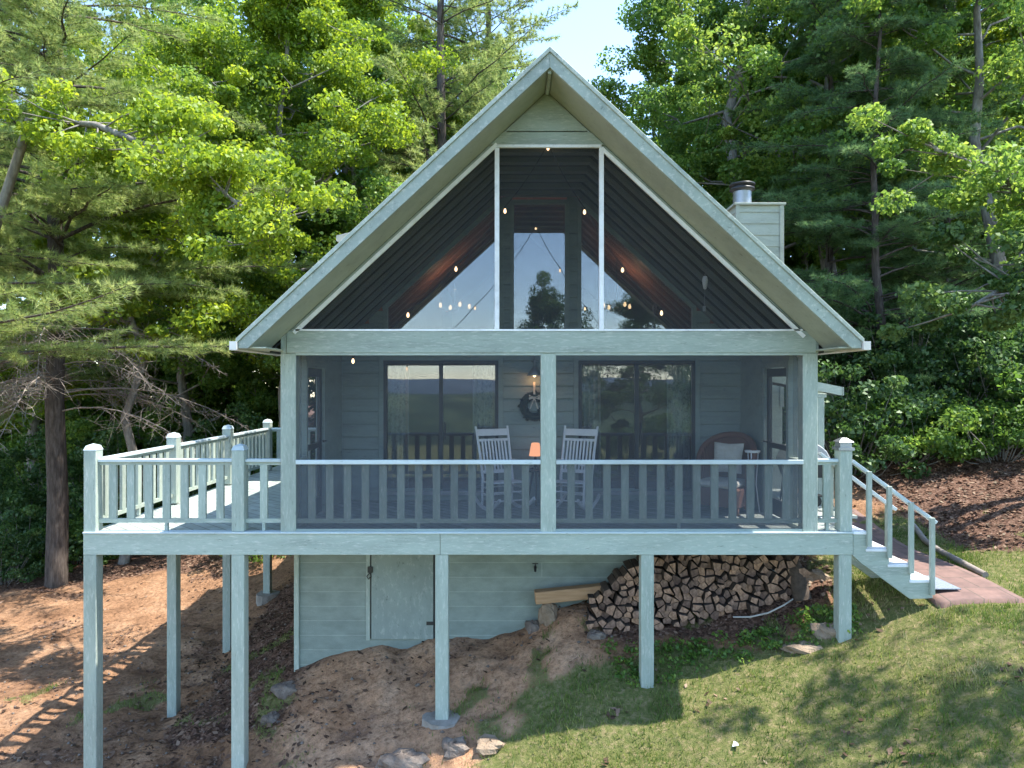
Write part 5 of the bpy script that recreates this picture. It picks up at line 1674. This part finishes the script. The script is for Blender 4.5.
oakD = broadleaf(42, 14, 3.4, 4.2, .105, 320, 24, .22, M['leaf_mid'], tone=.55)
oD = place(oakD, 'oak_tree', 985, 17.5, 'green broadleaf tree filling the upper right corner', 'tree', M['bark_grey'])
again(oD, 880, 25, 'tall green broadleaf tree behind the right pines, sunlit at the top', None, 2.9, 1.25)
again(oC, 835, 22.5, 'fresh green broadleaf tree rising behind the shaded pine by the chimney', None, 4.4, .98)
again(oA, 930, 23.5, 'lime green broadleaf tree at upper right between the pines', None, 5.2, 1.0)
again(oA, 350, 31, 'lime green broadleaf tree closing the sky left of the open pine', None, .4, 1.28)
again(oA, 200, 29, 'lime green broadleaf tree filling the top of the wood at left', None, 2.6, 1.2)
again(oC, 1060, 26, 'broadleaf tree high on the right hillside', None, .7, 1.0)
Y = 11.5; x0_ = at(1130, Y); g0 = gz(x0_, Y)
lp2 = [(0, 0, -.3), (-.1, .1, 4.2)] + [(P(a, b, yy).x - x0_, yy - Y, P(a, b, yy).z - g0) for a, b, yy in ((1075, 190, 11.4), (1035, 205, 11.3), (990, 165, 11.2), (935, 150, 11.1))]
place(limb_tree(26, None, lp2, .085, M['leaf_mid'], 220, .33, 38), 'maple_tree', 1130, Y, 'maple reaching leafy boughs in from the right edge of the photo', 'tree', M['bark_grey'])
Y = 11.2; x0_ = at(1150, Y); g0 = gz(x0_, Y)
lp3 = [(0, 0, -.3), (-.2, .1, 3.0)] + [(P(a, b, yy).x - x0_, yy - Y, P(a, b, yy).z - g0) for a, b, yy in ((1080, 270, 11.2), (1035, 260, 11.1), (1000, 290, 11.0), (965, 310, 10.9))]
place(limb_tree(27, None, lp3, .09, M['leaf_dark'], 220, .33, 34), 'maple_tree', 1150, Y, 'dark leaved sapling leaning in at the right edge above the bank', 'tree', M['bark_grey'])
# trees beyond the right edge that throw the dappled shade on the lawn
shade = broadleaf(43, 16, 6.5, 4.8, .14, 75, 20, .2, M['leaf_mid'], tone=.5)
sh_ = tree_object('oak_tree', (8.6, 3.6, gz(8.6, 3.6)), 'broadleaf tree beyond the right edge that shades the lawn', 'tree', None, shade[0], M['bark_grey'], shade[1])

# trees across the lawn, behind the viewpoint: mirrored in the window panes
for i, (x, y, sc_, src, lb) in enumerate(((2.6, -30, (.9, .9, 1.45), oB, 'rounded tree mirrored in the middle gable window'), (9.0, -27, (1.1, 1.1, 1.28), oC, 'tall tree mirrored in the right gable window'))):
    c = copy_tree(src)
    for q in children(c):
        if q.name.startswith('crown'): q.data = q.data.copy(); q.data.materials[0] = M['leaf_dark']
    c.location = (x, y, gz(x, y)); c.rotation_euler = (0, 0, 2.7 + i * 1.1); c['label'] = lb
    hh = (13.2 if i == 0 else 12.4) - c.location.z
    c.scale = (sc_[0], sc_[1], hh / (16.0 if i == 0 else 18.5))

# ---- the wood behind: one mass
def woodland(name, seed, Y0, Y1, px0, px1, n, topf, leaf, mat, per, ncl):
    r = np.random.default_rng(seed); cl = []; cr = []; w = MB()
    for i in range(n):
        px = px0 + (px1 - px0) * (i + r.random()) / n; Y = r.uniform(Y0, Y1); x = at(px, Y); z0 = gz(x, Y)
        zt = CAMZ + (384 - topf(px)) * Y / FPX; zt = max(zt * r.uniform(.85, 1.0), z0 + 3)
        w.tube([(x, Y, z0 - .3), (x + r.uniform(-.3, .3), Y, (z0 + zt) / 2), (x, Y, zt - .8)], [.16, .12, .04], 6, False)
        R_ = r.uniform(2.2, 3.4)
        for k in range(ncl):
            u = r.random(); zz = z0 + 1.0 + (zt - z0 - 1.5) * u
            rr = R_ * (math.sin(math.pi * min(1, .25 + .72 * u)) ** .7) * math.sqrt(r.random()); a = r.uniform(0, 6.28)
            cl.append((x + rr * math.cos(a), Y + rr * math.sin(a), zz)); cr.append(r.uniform(.45, .85))
    V, F, T = leaf_cloud(r, np.array(cl), np.array(cr), per, leaf)
    o = link(name, np_mesh(name, V, [F], [mat], T))
    wm = bpy.data.meshes.new('trunks'); wm.from_pydata([tuple(v) for v in w.v], [], w.f); wm.materials.append(M['bark_grey']); wm.update()
    t = link('trunks', wm, o); t['kind'] = 'stuff'
    return tag(o, kind='stuff')
# second unseen tree, added only to cast more dapple on the lawn
cs = copy_tree(sh_); cs.location = (6.3, 2.6, gz(6.3, 2.6)); cs.rotation_euler = (0, 0, 2.0); cs.scale = (.9,) * 3; cs['label'] = 'unseen broadleaf tree nearest the viewpoint, added to dapple the lawn with shade'
topl = lambda px: np.interp(px, [-100, 200, 380, 500, 560, 600, 640, 680, 1200], [-60, -50, -30, 25, 75, 100, 95, 30, -60])
woodland('woodland', 71, 31, 40, -120, 1150, 46, topl, .24, M['leaf_mid'], 60, 75)
woodland('woodland.001', 72, 38, 46, -200, 1250, 30, lambda px: topl(px) + 15, .28, M['leaf_lime'], 50, 65)

r = np.random.default_rng(75); fx = r.uniform(-150, 150, 420); fy = r.uniform(-170, -55, 420)
V, F, T = leaf_cloud(r, np.column_stack([fx, fy, ground(fx, fy, False) + r.uniform(1, 5, 420)]), r.uniform(2.5, 5.5, 420), 60, 1.3, flat=.8)
tag(link('valley_woodland', np_mesh('valley_woodland', V, [F], [M['leaf_dark']], T)), kind='stuff')
woodland('woodland.002', 73, 26, 30, -140, 270, 20, lambda px: 330, .16, M['leaf_mid'], 80, 55)
woodland('woodland.003', 74, 27, 31, 720, 1120, 18, lambda px: 130, .17, M['leaf_mid'], 80, 60)

# ---- shrubs and undergrowth
def shrub(seed, H, rad, leaf, per, n, mat, tone=.45):
    r = np.random.default_rng(seed); w = MB(); cl = []; cr = []
    for i in range(n):
        a = r.uniform(0, 6.283); q = math.sqrt(r.random()) * rad
        e = np.array([math.cos(a) * q, math.sin(a) * q, H * (.06 + .94 * r.random() * (1 - .45 * (q / rad) ** 2))])
        b = np.array([math.cos(a) * q * .2, math.sin(a) * q * .2, -.15])
        w.tube([tuple(b), tuple((b + e) / 2 + r.standard_normal(3) * .08), tuple(e)], [.014, .009, .004], 5, False)
        cl.append(e); cr.append(r.uniform(.22, .42) * (.6 + .25 * rad))
    V, F, T = leaf_cloud(r, np.array(cl), np.array(cr), per, leaf, tone_c=tone)
    return w, np_mesh('crown', V, [F], [mat], T)

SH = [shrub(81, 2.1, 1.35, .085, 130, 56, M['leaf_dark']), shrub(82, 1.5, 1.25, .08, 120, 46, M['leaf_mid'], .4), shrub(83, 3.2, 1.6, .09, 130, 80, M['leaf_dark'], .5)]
_sh = {}
def put_shrub(kind, px, Y, label, group, sc=1.0, rz=0.0):
    if kind not in _sh:
        t = place(SH[kind], 'shrub', px, Y, label, 'shrub', M['bark_grey'], group, rz, sc); _sh[kind] = t
    else: again(_sh[kind], px, Y, label, group, rz, sc)
GR = 'shrubs along the leafy bank on the right'; GL = 'shrubs behind the dirt slope on the left'
right = [(0, 850, 14.6, 'dark shrub just right of the stair post lamp', 1.1), (2, 905, 16.2, 'tall dark shrub under the slim pine above the bank', 1.0), (0, 960, 15.6, 'rounded dark shrub at the top of the leafy bank', 1.15),
         (2, 1010, 15.0, 'tall dark shrub against the right edge of the photo', .95), (1, 905, 14.6, 'low green shrub at the foot of the bank behind the handrail', 1.0), (1, 1000, 13.6, 'low green shrub at the right edge, on top of the bank', .9), (1, 1085, 13.5, 'green shrub partly beyond the right edge', 1.2), (2, 845, 17.5, 'tall dark shrub behind the side entry post', 1.05)]
left = [(0, 20, 18.4, 'dark shrub left of the big pine trunk', 1.0), (2, -40, 19.5, 'tall dark shrub at the far left edge', 1.1), (1, 75, 18.8, 'light green shrub right of the big pine trunk', 1.0), (2, 125, 20.5, 'tall dark shrub behind the front deck railing', 1.1),
        (0, 180, 20.0, 'dark shrub behind the middle of the left railing', 1.2), (2, 230, 21.5, 'tall dark shrub behind the far end of the left railing', 1.15), (1, 262, 17.6, 'bright green shrub by the far corner post of the deck', .95), (2, 60, 22.5, 'tall shrub deep in shade behind the big pine', 1.2), (0, 3, 16.9, 'small dark shrub at the left edge beside the dirt', .7)]
for i, (k, px, Y, lb, sc_) in enumerate(right): put_shrub(k, px, Y, lb, GR, sc_, i * 1.3)
for i, (k, px, Y, lb, sc_) in enumerate(left): put_shrub(k, px, Y, lb, GL, sc_, i * 1.7 + .4)

# low leafy ground cover at the foot of the trees, one uncountable mass
r = np.random.default_rng(91)
def cover(n, x0, x1, y0, y1, ok):
    x = r.uniform(x0, x1, n); y = r.uniform(y0, y1, n); k = ok(x, y); x, y = x[k], y[k]
    return np.column_stack([x, y, ground(x, y) + r.uniform(.1, .7, len(x)) * (1 + 2.2 * sm(16, 22, y) * r.random(len(x)))])
c_ = np.concatenate([cover(900, -19, -3.3, 17.6, 34, lambda x, y: y > 17.6), cover(1000, 4.5, 20, 13.2, 31, lambda x, y: (y > 14.2 + .0 * x) | (x > 9.8))])
V, F, T = leaf_cloud(r, c_, r.uniform(.3, .6, len(c_)), 70, .09, tone_c=.45)
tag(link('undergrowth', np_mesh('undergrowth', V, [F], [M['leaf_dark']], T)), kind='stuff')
# weeds along the lawn edge under the deck
c_ = cover(90, 1.2, 4.3, 8.55, 9.15, lambda x, y: y > 8.5 + .12 * x * 0); c_[:, 2] = ground(c_[:, 0], c_[:, 1]) + .05
V, F, T = leaf_cloud(r, c_, r.uniform(.06, .13, len(c_)), 26, .045, tone_c=.5)
tag(link('weeds', np_mesh('weeds', V, [F], [M['leaf_mid']], T)), kind='stuff')

# ------------------------------------------------------- sun, sky and camera
SUN = Vector((1.0, -0.07, 2.05)).normalized()
sd = bpy.data.lights.new('sun', 'SUN'); sd.energy = 2.9; sd.angle = R(.5); sd.color = (1, .95, .86)
so_ = bpy.data.objects.new('sun', sd); COL.objects.link(so_); so_.location = (20, 10, 40)
so_.rotation_euler = (-SUN).to_track_quat('-Z', 'Y').to_euler()
wd = bpy.data.worlds.new('World'); scene.world = wd; wd.use_nodes = True
nt = wd.node_tree; bg = nt.nodes['Background']
sk = nt.nodes.new('ShaderNodeTexSky'); sk.sky_type = 'NISHITA'; sk.sun_disc = False
sk.sun_elevation = math.asin(SUN.z); sk.sun_rotation = math.atan2(SUN.x, SUN.y)
sk.altitude = 500; sk.air_density = 1.0; sk.dust_density = 0.2; sk.ozone_density = 1.8
nt.links.new(sk.outputs[0], bg.inputs['Color']); bg.inputs['Strength'].default_value = 0.15

cd = bpy.data.cameras.new('camera'); co = bpy.data.objects.new('camera', cd); COL.objects.link(co)
co.location = (0, 0, CAMZ); co.rotation_euler = (R(90), 0, 0)
cd.sensor_fit = 'HORIZONTAL'; cd.sensor_width = 36; cd.lens = 36 * FPX / 1024; cd.clip_start = .1; cd.clip_end = 6000
scene.camera = co
vs_ = scene.view_settings
vs_.view_transform = 'Standard'; vs_.look = 'None'; vs_.exposure = 2.08; vs_.gamma = 1.0; vs_.use_curve_mapping = False
scene.render.engine = 'CYCLES'
cy = scene.cycles
cy.max_bounces = 8; cy.diffuse_bounces = 4; cy.glossy_bounces = 3; cy.transmission_bounces = 4; cy.transparent_max_bounces = 12
cy.use_denoising = True
try: cy.denoiser = 'OPENIMAGEDENOISE'
except Exception: pass
cy.sample_clamp_indirect = 6.0; cy.caustics_reflective = False; cy.caustics_refractive = False
